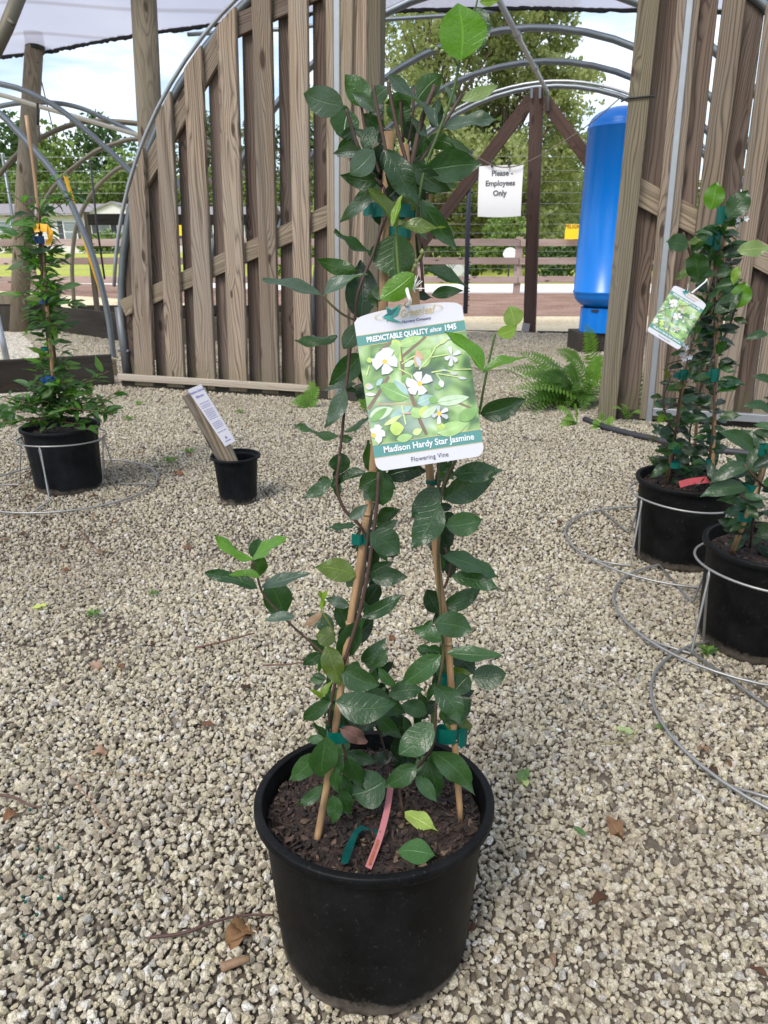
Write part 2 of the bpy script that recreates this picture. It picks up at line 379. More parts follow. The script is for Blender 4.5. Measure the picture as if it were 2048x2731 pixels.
sheet('dry_grass_strip', fx, lambda x: 9.9 + (max(0, -x - 1.5) * .9 if x < -1.5 else 0), lambda x: 12.3 + max(0, -x) * .75, -.004, dry_m)
sheet('mulch_bed', fx, lambda x: 12.3 + max(0, -x) * .75, lambda x: 18.9 + max(0, -x) * .55, 0, mulch_m)
sheet('road', [x * 2 for x in fx], lambda x: 18.9 + max(0, -x) * .55, lambda x: 24.0 + max(0, -x) * .75, -.002, road_m)

# gravel: real stones laid on the bed, one object, instanced by geometry nodes
def hull(seed):
    import bmesh
    r = random.Random(seed); bm = bmesh.new()
    ax = (1, r.uniform(.62, .95), r.uniform(.5, .8))
    for i in range(17):
        z = r.uniform(-1, 1); a = r.uniform(0, 6.283); q = math.sqrt(1 - z * z); k = r.uniform(.82, 1.08)
        bm.verts.new((ax[0] * q * math.cos(a) * k, ax[1] * q * math.sin(a) * k, ax[2] * z * k))
    res = bmesh.ops.convex_hull(bm, input=bm.verts[:])
    bmesh.ops.delete(bm, geom=[g for g in res['geom_interior'] if isinstance(g, bmesh.types.BMVert)], context='VERTS')
    bmesh.ops.bevel(bm, geom=bm.edges[:], offset=.055, segments=1, affect='EDGES', clamp_overlap=True)
    me = bpy.data.meshes.new('stone'); bm.to_mesh(me); bm.free(); me.materials.append(stone_m); me.polygons.foreach_set('use_smooth', [False] * len(me.polygons)); return me
stone_col = bpy.data.collections.new('stone_shapes')       # never linked to the scene itself
for i in range(9):
    so = bpy.data.objects.new('stone', hull(100 + i)); stone_col.objects.link(so)
def scatter(y0, y1, sp_, margin, smin, smax, xlim=None, jit=.5):
    yy = np.arange(y0, y1, sp_); P = []
    for y in yy:
        hw = .585 * (y + .25) + margin; xx = np.arange(-hw, hw, sp_)
        P.append(np.stack([xx + rng.uniform(-jit, jit, len(xx)) * sp_, y + rng.uniform(-jit, jit, len(xx)) * sp_, 0 * xx], -1))
    P = np.concatenate(P); s = rng.uniform(0, 1, len(P)) ** 1.8 * (smax - smin) + smin
    return P, s
parts = [scatter(.32, 2.3, .0110, .25, .0056, .0126), scatter(.32, 2.3, .0125, .25, .0040, .0072), scatter(2.3, 5.3, .0124, .25, .0058, .0115), scatter(5.3, 9.8, .022, -1.0, .009, .016)]
P = np.concatenate([a for a, b in parts]); S_ = np.concatenate([b for a, b in parts])
und = np.array([noise.noise((p[0] * 3.1, p[1] * 3.1, 0)) for p in P[::1]])
P[:, 2] = S_ * .38 + rng.uniform(-.003, .003, len(P)) + und * .004
dn = und + .5 * np.array([noise.noise((p[0] * 14., p[1] * 14., 3)) for p in P]); keep = (dn > -.60) | (rng.uniform(0, 1, len(P)) < .45); P = P[keep]; S_ = S_[keep]
print('stones', len(P))
me = bpy.data.meshes.new('gravel'); me.vertices.add(len(P)); me.vertices.foreach_set('co', P.astype(np.float32).ravel())
a = me.attributes.new('rock_scale', 'FLOAT', 'POINT'); a.data.foreach_set('value', S_.astype(np.float32))
a = me.attributes.new('rock_rot', 'FLOAT_VECTOR', 'POINT')
rot = np.stack([rng.normal(0, .7, len(P)), rng.normal(0, .7, len(P)), rng.uniform(0, 6.283, len(P))], -1).astype(np.float32); a.data.foreach_set('vector', rot.ravel())
a = me.attributes.new('rock_pick', 'INT', 'POINT'); a.data.foreach_set('value', rng.integers(0, 9, len(P)).astype(np.int32))
me.update(); grav = link('gravel', me); prop(grav, 'pale cream and grey crushed stone gravel covering the nursery yard', 'gravel', kind='stuff')
ng = bpy.data.node_groups.new('scatter_stones', 'GeometryNodeTree')
ng.interface.new_socket('Geometry', in_out='INPUT', socket_type='NodeSocketGeometry'); ng.interface.new_socket('Geometry', in_out='OUTPUT', socket_type='NodeSocketGeometry')
gi, go = ng.nodes.new('NodeGroupInput'), ng.nodes.new('NodeGroupOutput')
ip = ng.nodes.new('GeometryNodeInstanceOnPoints'); ci = ng.nodes.new('GeometryNodeCollectionInfo'); ci.inputs['Collection'].default_value = stone_col
ci.inputs['Separate Children'].default_value = True; ci.inputs['Reset Children'].default_value = True
def attr(nm, t):
    x = ng.nodes.new('GeometryNodeInputNamedAttribute'); x.data_type = t; x.inputs['Name'].default_value = nm; return x.outputs['Attribute']
ng.links.new(gi.outputs[0], ip.inputs['Points']); ng.links.new(ci.outputs[0], ip.inputs['Instance']); ip.inputs['Pick Instance'].default_value = True
ng.links.new(attr('rock_pick', 'INT'), ip.inputs['Instance Index'])
e2r = ng.nodes.new('FunctionNodeEulerToRotation'); ng.links.new(attr('rock_rot', 'FLOAT_VECTOR'), e2r.inputs[0]); ng.links.new(e2r.outputs[0], ip.inputs['Rotation'])
ng.links.new(attr('rock_scale', 'FLOAT'), ip.inputs['Scale']); ng.links.new(ip.outputs[0], go.inputs[0])
grav.modifiers.new('stones', 'NODES').node_group = ng

# ------------------------------------------------------------------ trees
def foliage_mat(name, cols, trans=.35):
    M = NM(name); P = M.pos(); a = M.noise(P, .8, 3); b = M.info('Random'); g = M.n('ShaderNodeNewGeometry')
    f = M.math('ADD', M.math('MULTIPLY', a.outputs['Fac'], .6), M.math('MULTIPLY', g.outputs['Random Per Island'], .4))
    c = M.ramp(f, [(.2, cols[0]), (.5, cols[1]), (.8, cols[2])]); M.base(c, .6, 0, .3)
    tr = M.n('ShaderNodeBsdfTranslucent'); M.l(c, tr.inputs[0]); x = M.n('ShaderNodeMixShader'); x.inputs[0].default_value = trans
    M.l(M.p.outputs[0], x.inputs[1]); M.l(tr.outputs[0], x.inputs[2]); M.l(x.outputs[0], M.o.inputs[0]); return M.m
fol_light = foliage_mat('light_green_foliage', [(.19, .23, .065), (.38, .43, .16), (.56, .60, .33)], .6)
fol_mid = foliage_mat('mid_green_foliage', [(.09, .15, .03), (.18, .27, .06), (.32, .42, .11)])
fol_dark = foliage_mat('dark_green_foliage', [(.04, .08, .028), (.08, .15, .045), (.16, .24, .075)], .35)
fol_grey = foliage_mat('grey_green_pine_foliage', [(.06, .085, .035), (.12, .155, .07), (.2, .23, .11)], .3)
bark_m = simple('tree_bark', (.16, .12, .09), .9, 0, .2, .4, 8)
def crown_mesh(name, blobs, n, size, mat, asp=1.6, seed=1):
    r = np.random.default_rng(seed); bl = np.array(blobs, dtype=float); wts = (bl[:, 3] * bl[:, 4] * bl[:, 5]) ** .8; wts /= wts.sum()
    k = r.choice(len(bl), n, p=wts); d = r.normal(size=(n, 3)); d /= np.linalg.norm(d, axis=1)[:, None]
    rad = r.uniform(.25, 1, n) ** .45; C = bl[k, :3] + d * bl[k, 3:6] * rad[:, None] + r.normal(0, .04, (n, 3)) * bl[k, 3:6]
    # cull by clumping noise so that gaps show
    keep = np.array([noise.noise(Vector(c) * 1.1) + .35 * noise.noise(Vector(c) * 3.5) for c in C]) > -.12; C = C[keep]; n = len(C)
    a = r.normal(size=(n, 3)); a /= np.linalg.norm(a, axis=1)[:, None]; b = np.cross(a, r.normal(size=(n, 3))); b /= np.linalg.norm(b, axis=1)[:, None]
    s = size * r.uniform(.55, 1.3, n)[:, None]
    V = np.stack([C - a * s * asp * .5, C + b * s * .5, C + a * s * asp * .5, C - b * s * .5], 1).reshape(-1, 3)
    me = bpy.data.meshes.new(name); me.vertices.add(4 * n); me.vertices.foreach_set('co', V.astype(np.float32).ravel())
    me.loops.add(4 * n); me.loops.foreach_set('vertex_index', np.arange(4 * n, dtype=np.int32)); me.polygons.add(n)
    me.polygons.foreach_set('loop_start', np.arange(0, 4 * n, 4, dtype=np.int32)); me.materials.append(mat); me.update(calc_edges=True); me.validate(); return me
def limbs(blobs, h, r0, seed):
    r = random.Random(seed); V, F = [], []
    base = Vector((0, 0, -.1)); top = Vector((r.uniform(-.2, .2), r.uniform(-.2, .2), h * .75))
    tube_geo([base, base.lerp(top, .4) + Vector((.1, .05, 0)), top], [r0, r0 * .7, r0 * .2], 7, True, V, F)
    for b in blobs:
        c = Vector(b[:3]); s = base.lerp(top, min(.9, max(.15, (c.z - 1.2) / h * .8)))
        tube_geo([s, s.lerp(c, .5) + Vector((0, 0, -.15)), c + Vector((0, 0, b[5] * .5))], [r0 * .35, r0 * .2, r0 * .06], 5, True, V, F)
    return V, F
def tree(name, loc, blobs, n, size, mat, label, seed, h=8, r0=.2, group=None, asp=1.6, trunk=True):
    t = empty(name, loc, label, 'tree', group)
    if trunk:
        V, F = limbs(blobs, h, r0, seed); link('trunk', mesh('trunk', V, F, bark_m, True), t, Matrix.Translation(loc))
    link('crown', crown_mesh('crown', blobs, n, size, mat, asp, seed), t, Matrix.Translation(loc)); return t
def blob_set(r, n, W, h0, h1, br, drop=0):
    o = []
    for i in range(n):
        z = r.uniform(h0, h1); k = (z - h0) / (h1 - h0); w = W * (1 - .55 * k ** 1.5) * (.75 + .25 * min(1, k * 4)); a = r.uniform(0, 6.283); q = w * math.sqrt(r.random())
        s = br * r.uniform(.6, 1.2); o.append((q * math.cos(a), q * math.sin(a) * .8, z, s, s, s * r.uniform(.6, 1.0)))
    return o
r = random.Random(5)
tree('airy_tree', (1.9, 33, .22), blob_set(r, 44, 5.6, 2.2, 13.5, 1.4), 46000, .13, fol_light, 'tall airy light green tree with gaps of sky, left half of the doorway view', 11, 11, .22)
tree('airy_tree', (5.4, 35, .25), blob_set(r, 40, 4.3, 1.8, 11.0, 1.35), 46000, .135, fol_light, 'yellowish green tree right of the doorway post, beyond the brown fence', 12, 9, .2)
tree('dense_tree', (3.5, 39, .45), blob_set(r, 44, 8.0, .8, 6.6, 1.9), 46000, .17, fol_light, 'broad dense light green tree filling the doorway low behind the airy ones', 13, 6, .25)
protos = []
for k, (mat, W, h0, h1, n, nm, lab) in enumerate([(fol_dark, 4.0, 1, 10.5, 5200, 'dark_tree', 'dark green broad tree in the far tree line'), (fol_grey, 3.4, 3.0, 12.2, 4200, 'pine_tree', 'grey green pine in the far tree line'), (fol_mid, 4.2, .8, 9.5, 5200, 'leafy_tree', 'bright green leafy tree in the far tree line'), (fol_dark, 4.5, .2, 6, 5200, 'low_tree', 'low bushy tree in front of the far tree line')]):
    bl = blob_set(random.Random(40 + k), 26, W, h0, h1, 2.0)
    protos.append((nm, lab, crown_mesh('crown', bl, n, .38, mat, 1.3, 60 + k), mesh('trunk', *limbs(bl, h1, .28, 70 + k), bark_m, True)))
i = 0
for x in np.arange(-50, 50, 3.5):
    if x > 50: break
    for row in (0, 1):
        k = r.choice([0, 1, 0, 2] if row == 0 else [3, 2, 0, 3])
        y = 78 + r.uniform(-2, 5) if row == 0 else 71 + r.uniform(-2, 2)
        if -34 < x < -5 and row == 1: k = 2; y = 72 
        if x > 1 and x < 16 and row == 0: continue
        nm, lab, cr_, tr_ = protos[k]; s = r.uniform(.82, 1.12) if row == 0 else r.uniform(.62, .9)
        if x > 16: s *= .72
        xx = x + r.uniform(-1, 1) + (2 if row else 0)
        uu = CX + FPX * xx / (y * cp - 3 * sp + 0.0)
        where = next(w_ for lim_, w_ in ((0, 'beyond the left edge'), (60, 'at the left edge behind the round post'), (150, 'just right of the far left round post'), (230, 'behind the bare pipe arches'), (330, 'above the mobile home porch'), (480, 'behind the left end of the slatted wall'), (640, 'glimpsed between boards at the middle of the left wall'), (860, 'glimpsed between boards right of the left wall middle'), (1020, 'behind the left doorway jamb'), (1250, 'behind the hanging tag and vine top'), (1560, 'low through the doorway'), (1800, 'behind the blue tank and right post'), (1950, 'between boards of the right wall'), (9999, 'behind the right edge')) if uu < lim_)
        t = empty(nm, (xx, y, .75), ' '.join(lab.split(' in the far')[0].split(' in front')[0].split()) + ', ' + ('back row ' if row == 0 else 'front row ') + where, 'tree', 'trees of the far tree line')
        t.scale = (s, s, s); t.rotation_euler = (0, 0, r.uniform(0, 6.28))
        for q, mm in (('crown', cr_), ('trunk', tr_)):
            o = bpy.data.objects.new(q, mm); COL.objects.link(o); o.parent = t
        i += 1
for j, (x, y, s, lab) in enumerate([(1.2, 26.5, 1.0, 'dark leafy bush behind the brown fence, left of the doorway post'), (4.2, 27, 1.05, 'dark leafy bush behind the brown fence, under the basketball board'), (7.4, 26.5, 1.0, 'dark leafy bush behind the brown fence, beside the blue tank'), (-2.2, 27.5, 1.0, 'dark leafy bush behind the brown fence, behind the tall vine'), (10.4, 27.0, 1.1, 'dark leafy bush behind the brown fence, right of the blue tank'), (13.5, 28, 1.1, 'dark leafy bush beyond the right slatted wall')]):
    b = empty('bush', (x, y, .1), lab, 'bush', 'bushes behind the brown fence'); bl = [(dx * s, 0, .8 + .3 * math.sin(dx * 3 + j), .9, .7, .75) for dx in (-1.2, -.4, .4, 1.2)] + [(.2, 0, 1.5, 1, .6, .6)]
    link('foliage', crown_mesh('foliage', bl, 5200, .13, fol_dark if j % 2 == 0 else fol_mid, 1.3, 90 + j), b, Matrix.Translation((x, y, .1)))
# ------------------------------------------------------------------ far buildings and fences
siding = simple('pale_siding', (.72, .69, .68), .7, 0, .3, .04, 3)
shingle = NM('grey_shingles'); _n = shingle.noise(shingle.map(shingle.coord(), (3, 12, 12)), 1, 4, .7)
shingle = shingle.base(shingle.ramp(_n.outputs['Fac'], [(.35, (.20, .18, .19)), (.65, (.30, .275, .285))]), .9)
whitep = simple('white_paint', (.78, .78, .78), .5, 0, .4, .03)
glass_far = simple('window_glass', (.20, .24, .27), .15, 0, .8, .1)
shutter_m = simple('dark_shutter', (.05, .055, .07), .6)
def house(x0, x1, y, z0, zr, ze, label, wins, gables=()):
    t = empty('mobile_home', ((x0 + x1) / 2, y, z0), label, 'house'); d = 7
    box('wall', ((x0 + x1) / 2, y + d / 2, (z0 + ze) / 2), (x1 - x0, d, ze - z0), siding, t)
    a, b = x0 - .4, x1 + .4; f, k = y - .5, y + d + .5; e = ze - .02
    V = [(a, f, e), (b, f, e), (b, k, e), (a, k, e), (a, y + d / 2, zr), (b, y + d / 2, zr), (a, f, e + .14), (b, f, e + .14), (b, k, e + .14), (a, k, e + .14)]
    F = [(0, 3, 2, 1), (6, 7, 5, 4), (8, 9, 4, 5), (0, 1, 7, 6), (2, 3, 9, 8), (0, 6, 4, 9, 3), (1, 2, 8, 5, 7)]
    link('roof', mesh('roof', V, F, shingle), t)
    for gx, gw in gables:
        gz = ze + (zr - ze) * .78
        V = [(gx - gw, y - 1.6, ze + .05), (gx + gw, y - 1.6, ze + .05), (gx, y - 1.6, gz)]
        link('porch_gable', mesh('porch_gable', V, [(0, 1, 2)], siding), t)
        V2 = [(gx - gw - .25, y - 1.75, ze - .02), (gx, y - 1.75, gz + .12), (gx, y + 3.0, gz + .12), (gx - gw - .25, y + .2, ze - .02), (gx + gw + .25, y - 1.75, ze - .02), (gx + gw + .25, y + .2, ze - .02),
              (gx - gw - .25, y - 1.75, ze - .14), (gx, y - 1.75, gz), (gx + gw + .25, y - 1.75, ze - .14)]
        link('porch_roof', mesh('porch_roof', V2, [(0, 1, 2, 3), (1, 4, 5, 2), (6, 7, 1, 0), (7, 8, 4, 1)], shingle), t)
        for px in (gx - gw + .1, gx + gw - .1): box('porch_post', (px, y - 1.5, (z0 + ze) / 2), (.14, .14, ze - z0), whitep, t)
        rl = []
        V, F = [], []
        for i in range(int(gw * 2 / .14)):
            px = gx - gw + .14 * i; tube_geo([(px, y - 1.5, z0 + .1), (px, y - 1.5, z0 + 1.0)], .025, 4, True, V, F)
        tube_geo([(gx - gw, y - 1.5, z0 + 1.0), (gx + gw, y - 1.5, z0 + 1.0)], .05, 4, True, V, F)
        link('porch_railing', mesh('porch_railing', V, F, whitep), t)
        box('porch_floor', (gx, y - .9, z0 - .15), (gw * 2, 1.6, .5), whitep, t)
    for wx in wins:
        fr = box('window', (wx, y - .03, z0 + 1.55), (1.05, .08, 1.5), whitep, t)
        for dz_ in (-.36, .36): link('pane', box('pane', (0, 0, 0), (.86, .05, .64), glass_far).data, fr, Matrix.Translation((wx, y - .07, z0 + 1.55 + dz_)))
        for sx in (-.74, .74): box('shutter', (wx + sx, y - .04, z0 + 1.55), (.36, .06, 1.5), shutter_m, t)
    return t
def _clean():
    for o in list(bpy.data.objects):
        if o.name.startswith('pane') and o.parent is None: bpy.data.objects.remove(o)
def wx(u, Y): return yp(u, 640, Y).x
house(wx(-260, 58), wx(368, 58), 58, .75, 4.45, 3.45, 'long pale mobile home with a grey shingle roof and white porch, left of the wall', [wx(u, 58) for u in (-150, -40, 20, 192, 282)], [(wx(330, 58), 2.0)])
house(wx(450, 60), wx(925, 60), 61, .75, 4.4, 3.4, 'second pale mobile home with a grey roof, glimpsed between the wall boards', [wx(u, 60) for u in (500, 580, 680, 770)], [(wx(850, 60), 2.2)])
_clean()
# shrubs by the houses
for (u, Y, s, lab) in [(300, 54, 1.5, 'round clipped shrub in front of the mobile home porch'), (255, 53, 1.2, 'small shrub left of the round one by the mobile home'), (20, 56, 1.4, 'shrub under the window of the long mobile home'), (285, 62, 0, '')]:
    if not s: continue
    p = yp(u, 660, Y); b = empty('shrub', (p.x, Y, .7), lab, 'shrub')
    link('foliage', crown_mesh('foliage', [(0, 0, .5 * s, s, s, .6 * s), (s * .7, 0, .45 * s, s * .8, s * .6, .5 * s)], 1500, .2, fol_mid, 1.3, int(u)), b, Matrix.Translation((p.x, Y, .7)))
# brown ranch fence
rf = empty('ranch_fence', (3, 18.9, 0), 'brown three rail ranch fence running behind the yard along the pale road', 'fence')
px0 = yp(1382, 700, 18.9).x; posts = [px0 + 2.45 * k for k in range(-11, 5)]
for x in posts: box('post', (x, 18.9, .66), (.16, .13, 1.36), wood_ranch, rf)
for a_, b_ in zip(posts[:-1], posts[1:]):
    for z in (.33, .775, 1.21): plank('rail', (a_ + .01, 18.8, z + random.uniform(-.01, .01)), (b_ - .01, 18.8, z + random.uniform(-.01, .01)), .165, .04, wood_ranch, rf)
wf = empty('wire_fence', (3, 18.6, 0), 'tall fence of thin pale horizontal wires in front of the brown rails', 'fence')
for k, z in enumerate((.6, 1.0, 1.42, 1.62, 1.85, 2.08, 2.32, 2.56, 2.80, 3.1)):
    tube('wire', [(-30, 18.6, z), (-12, 18.6, z - .02), (0, 18.6, z), (16, 18.6, z + .01)], .0036, galv_lt, wf, 4)
for x in (-26, -17.5, -9.0, 8.2, 15): tube('post', [(x, 18.62, -.1), (x, 18.62, 3.15)], .035, galv, wf, 6)
yellow_m = simple('yellow_sign', (.85, .62, .02), .5, 0, .4, .03); ink_m = simple('black_ink', (.03, .03, .035), .6, 0, .3, 0); redbrown_m = simple('red_brown_ink', (.30, .10, .02), .6, 0, .3, 0)
def text_mesh(s, size, mat, offset=0.0, shear=0.0, align='CENTER', space=1.0):
    c = bpy.data.curves.new('lettering', 'FONT'); c.body = s; c.size = size; c.align_x = align; c.align_y = 'CENTER'; c.offset = offset; c.shear = shear; c.space_character = space
    c.resolution_u = 3
    o = bpy.data.objects.new('tmp', c); COL.objects.link(o); dg = bpy.context.evaluated_depsgraph_get()
    me = bpy.data.meshes.new_from_object(o.evaluated_get(dg)); bpy.data.objects.remove(o); bpy.data.curves.remove(c)
    me.materials.clear(); me.materials.append(mat); return me
def xz(p, dz_=0): return Matrix.Translation(p) @ Matrix.Rotation(R(90), 4, 'X')
for u, v, wd, hg, lab in [(1530, 618, .42, .34, 'yellow electric fence warning sign beside the blue tank'), (481, 605, .2, .40, 'yellow warning sign glimpsed between the boards of the left slatted wall'), (1693, 668, .3, .4, 'yellow warning sign glimpsed just right of the doorway post')]:
    p = yp(u, v, 18.55); s = empty('warning_sign', p, lab, 'sign'); box('plate', p, (wd, .02, hg), yellow_m, s)
    if wd > .4:
        q = p + Vector((0, -.014, hg * .33)); link('lettering', text_mesh('PELIGRO', .115, redbrown_m, .003), s, xz(q))
# basketball board, lattice
t = empty('basketball_board', yp(1358, 676, 26), 'white rounded basketball backboard beyond the brown fence', 'backboard')
c = yp(1360, 678, 25.6); V = [c + Vector((.26 * math.cos(a), 0, .24 * math.sin(a) if a < 3.15 else .17 * math.sin(a))) * .9 for a in np.linspace(0, 6.283, 25)[:-1]]
V2 = V + [v_ + Vector((0, .04, 0)) for v_ in V]; n = 24
link('board', mesh('board', V2, [tuple(range(n))[::-1], tuple(range(n, 2 * n))] + [(i, (i + 1) % n, n + (i + 1) % n, n + i) for i in range(n)], whitep), t)
tube('pole', [(c.x, c.y + .1, 0), (c.x, c.y + .1, c.z)], .03, blackpoly, t, 6)
tube('hoop_ring', [(c.x + .12 * math.cos(a), c.y - .14 + .12 * math.sin(a), c.z - .12) for a in np.linspace(0, 6.283, 17)], .01, blackpoly, t, 4)
t = empty('lattice_panel', yp(1235, 740, 25.3), 'small white lattice panel beyond the brown fence, behind the dark pole', 'lattice')
a_, b_ = yp(1180, 738, 25.3), yp(1258, 704, 25.3); V, F = [], []
for k in np.arange(-1.0, 1.4, .1):
    for sgn in (1, -1):
        x0 = a_.x + k if sgn > 0 else a_.x + k + .46; P0 = Vector((x0, 25.3, a_.z)); P1 = Vector((x0 + sgn * .46, 25.3, b_.z))
        if min(P0.x, P1.x) > a_.x and max(P0.x, P1.x) < b_.x: tube_geo([P0, P1], .016, 4, True, V, F)
link('slat_grid', mesh('slat_grid', V, F, whitep), t)

# ------------------------------------------------------------------ far left timber edging, posts, neighbouring pipe arches
def board_gp(name_lab, p0, p1, h, th=.045, mat=wood_old, cat='timber'):
    o = plank('edging_board', (p0[0], p0[1], p0[2] if len(p0) > 2 else h / 2 - .01), (p1[0], p1[1], p1[2] if len(p1) > 2 else h / 2 - .01), h, th, mat); return prop(o, name_lab, cat)
board_gp('blackened edging board running left from the foot of the grey arch pipe', (-2.22, 5.86), (-4.2, 5.0), .26)
board_gp('weathered plank lying behind the blackened edging board, left of the arch pipe', (-2.35, 6.3), (-4.4, 5.75), .16, .04, wood_rear)
board_gp('dark edging board slanting away behind the leafy potted plant', (-2.6, 8.3), (-4.7, 10.15), .34)
board_gp('grey board behind the foot of the left slatted wall', (-2.55, 8.3), (-1.0, 9.7), .30, .045, wood_post)
board_gp('far dark edging board behind the leaning grey post', (-5.0, 11.8), (-.6, 11.8), .22)
board_gp('dark board lying behind the lower half of the slatted wall', (-2.3, 9.6), (.6, 9.6), .2)
bd = empty('raised_bed', (-6.2, 10, 0), 'old raised bed of dark boards with a grey top rail at the left edge', 'raised bed')
box('side_board', (-6.2, 10.0, .16), (2.5, .05, .36), wood_old, bd); box('side_board', (-6.2, 10.0 - .01, .425), (2.7, .06, .14), wood_post, bd); box('end_board', (-4.93, 10.6, .2), (.05, 1.2, .44), wood_old, bd); box('soil_fill', (-6.2, 10.6, .2), (2.4, 1.1, .3), soil_m, bd)
# poles
def pole(nm, pts, r_, mat, label, cat='post', ns=14, cap=None, sm=0):
    t = empty(nm, pts[0], label, cat); tube('pole', pts, r_, mat, t, ns, sm); return t
pA, pB = yp(45, 883, 10.0), yp(92, 112, 10.3)
t = pole('round_post', [pA + Vector((0, 0, -.1)), pA.lerp(pB, .5), pB], [.115, .12, .105], wood_round, 'round weathered wooden post holding up the shade cloth at the far left', ns=18)
tube('strap', [pB + Vector((0, 0, -.09)), pB + Vector((0, 0, .1))], .112, blackpoly, t, 18)
tube('guy_wire', [yp(100, 165, 10.2), yp(106, 200, 10.5), yp(150, 380, 11.5)], .008, blackpoly, t, 5)
pA, pB = yp(436, 1010, 7.3), yp(380, -60, 7.0); pA.z = -.05
pole('round_post', [pA, pA.lerp(pB, .5), pB], [.11, .11, .105], wood_round, 'thick round wooden post rising behind the top of the arch pipe', ns=18)
pole('leaning_pipe', [yp(-40, 190, 4.6), yp(18, 70, 4.7), yp(70, -60, 4.8)], .038, galv_old, 'dark pipe crossing the top left corner with a small bolt', 'pipe')
o = tube('bolt', [yp(20, 52, 4.62), yp(36, 65, 4.6)], .012, galv_old, bpy.data.objects['leaning_pipe'], 6)
pole('yellow_pole', [yp(172, 462, 8.2), yp(225, 640, 8.2), yp(292, 850, 8.2)], .021, simple('yellow_pole_paint', (.80, .42, .015), .5), 'slim orange yellow pole leaning behind the arch pipes at left', 'pole', 8)
pole('black_cable', [yp(241, 430, 7.6), yp(258, 600, 7.6), yp(279, 745, 7.6)], .010, blackpoly, 'thin black cable hanging beside the yellow pole', 'cable', 6)
t = pole('hanging_rod', [yp(100, 275, 8.8), yp(101, 335, 8.8)], .013, blackpoly, 'black rod with a tan end hanging from the pale pipe at far left', 'rod', 6)
tube('rod_end', [yp(101, 335, 8.8), yp(105, 380, 8.8)], [.02, .028, .022], wood_round, t, 8)
t = empty('leaning_post', yp(262, 850, 11), 'thin grey square post leaning left of the arch, joined to the dark rail', 'post')
a_, b_ = yp(262, 852, 11), yp(230, 565, 11); plank('post', a_, b_, .065, .06, wood_post, t)
pr = empty('timber_rail', yp(600, 592, 8.6), 'dark horizontal timber rail running behind the left slatted wall', 'rail')
plank('rail', yp(236, 586, 8.6), yp(560, 586, 8.6), .11, .05, wood_old, pr); plank('rail', yp(561, 586, 8.6), yp(960, 588, 8.6), .11, .05, wood_old, pr)
for u in (420, 700, 950):
    q = yp(u, 586, 8.7); plank('post', (q.x, 8.68, -.05), (q.x, 8.68, q.z + .06), .09, .07, wood_old, pr)
def arches(lab, items, mat=galv):
    t = empty('pipe_arches', (items[0][0][0].x, items[0][0][0].y, 0), lab, 'greenhouse frame')
    for pts, r_, m_ in items: tube('arch_pipe', pts, r_, m_ or mat, t, 10, 5)
    return t
def yps(lst, Y): return [yp(u, v, Y) for u, v in lst]
arches('bare grey pipe arches of the open greenhouse frame at left, falling to the right', [
    (yps([(-150, 180), (0, 304), (42, 346), (84, 392), (139, 456), (177, 519), (211, 591), (245, 675), (268, 753), (290, 850), (300, 930), (306, 975)], 7.4), .030, None),
    (yps([(-160, 190), (0, 224), (63, 241), (139, 278), (198, 321), (262, 376), (333, 443), (380, 500), (420, 570), (450, 650), (470, 760), (476, 860)], 8.8), .030, None),
    (yps([(-180, 330), (-60, 298), (42, 276), (139, 274), (211, 287), (274, 314), (363, 359), (430, 420), (480, 500), (515, 610), (530, 760), (533, 830)], 10.6), .030, None),
    (yps([(-120, 235), (0, 253), (101, 283), (200, 311), (363, 359), (470, 392)], 9.6), .026, simple('pale_purlin', (.50, .47, .40), .5, .3))])
arches('older brown stained pipe arches rising to the right behind the left wall', [
    (yps([(-60, 560), (0, 464), (63, 397), (126, 359), (190, 333), (253, 323), (375, 331), (480, 356), (600, 410), (700, 500), (770, 640), (790, 800)], 11), .034, galv_old),
    (yps([(70, 830), (75, 720), (84, 640), (105, 566), (139, 506), (181, 460), (253, 405), (316, 380), (365, 371), (470, 375), (560, 400), (650, 470), (700, 560), (730, 700), (735, 800)], 12.6), .034, galv_old),
    (yps([(199, 830), (192, 720), (196, 650), (205, 600), (224, 552), (253, 506), (295, 464), (330, 443), (400, 425), (480, 430), (550, 470), (600, 560), (620, 700), (625, 790)], 14), .036, galv_old)])
pole('leaning_pipe', [yp(-12, 830, 6.4), yp(30, 1010, 6.4)], .028, galv_lt, 'pale galvanised pipe leg leaning at the left edge above the bushy plant', 'pipe', 8)
# shade cloth: a lavender grey sheet stretched high behind the wall
M = NM('shade_cloth'); P_ = M.pos(); st = M.n('ShaderNodeTexWave'); st.bands_direction = 'Y'; st.inputs['Scale'].default_value = .35; st.inputs['Distortion'].default_value = .6; st.inputs['Detail'].default_value = 1
M.l(P_, st.inputs['Vector']); nz = M.noise(M.map(P_, (.5, 3, 3)), 1.2, 5)
c = M.mix(M.ramp(st.outputs['Fac'], [(0, 1.0), (.06, 0.0)]), (.52, .51, .60), (.36, .33, .36)); c = M.mix(M.math('MULTIPLY', nz.outputs['Fac'], .3), c, (.45, .45, .52)); M.base(c, .8, 0, .1)
tr = M.n('ShaderNodeBsdfTranslucent'); M.l(c, tr.inputs[0]); x_ = M.n('ShaderNodeMixShader'); x_.inputs[0].default_value = .62; M.l(M.p.outputs[0], x_.inputs[1]); M.l(tr.outputs[0], x_.inputs[2])
tp = M.n('ShaderNodeBsdfTransparent'); y_ = M.n('ShaderNodeMixShader'); y_.inputs[0].default_value = .16; M.l(x_.outputs[0], y_.inputs[1]); M.l(tp.outputs[0], y_.inputs[2]); M.l(y_.outputs[0], M.o.inputs[0]); cloth_m = M.m
sc_ = empty('shade_cloth', (-2, 9, 3.4), 'lavender grey shade cloth stretched overhead behind the slatted walls', 'shade cloth')
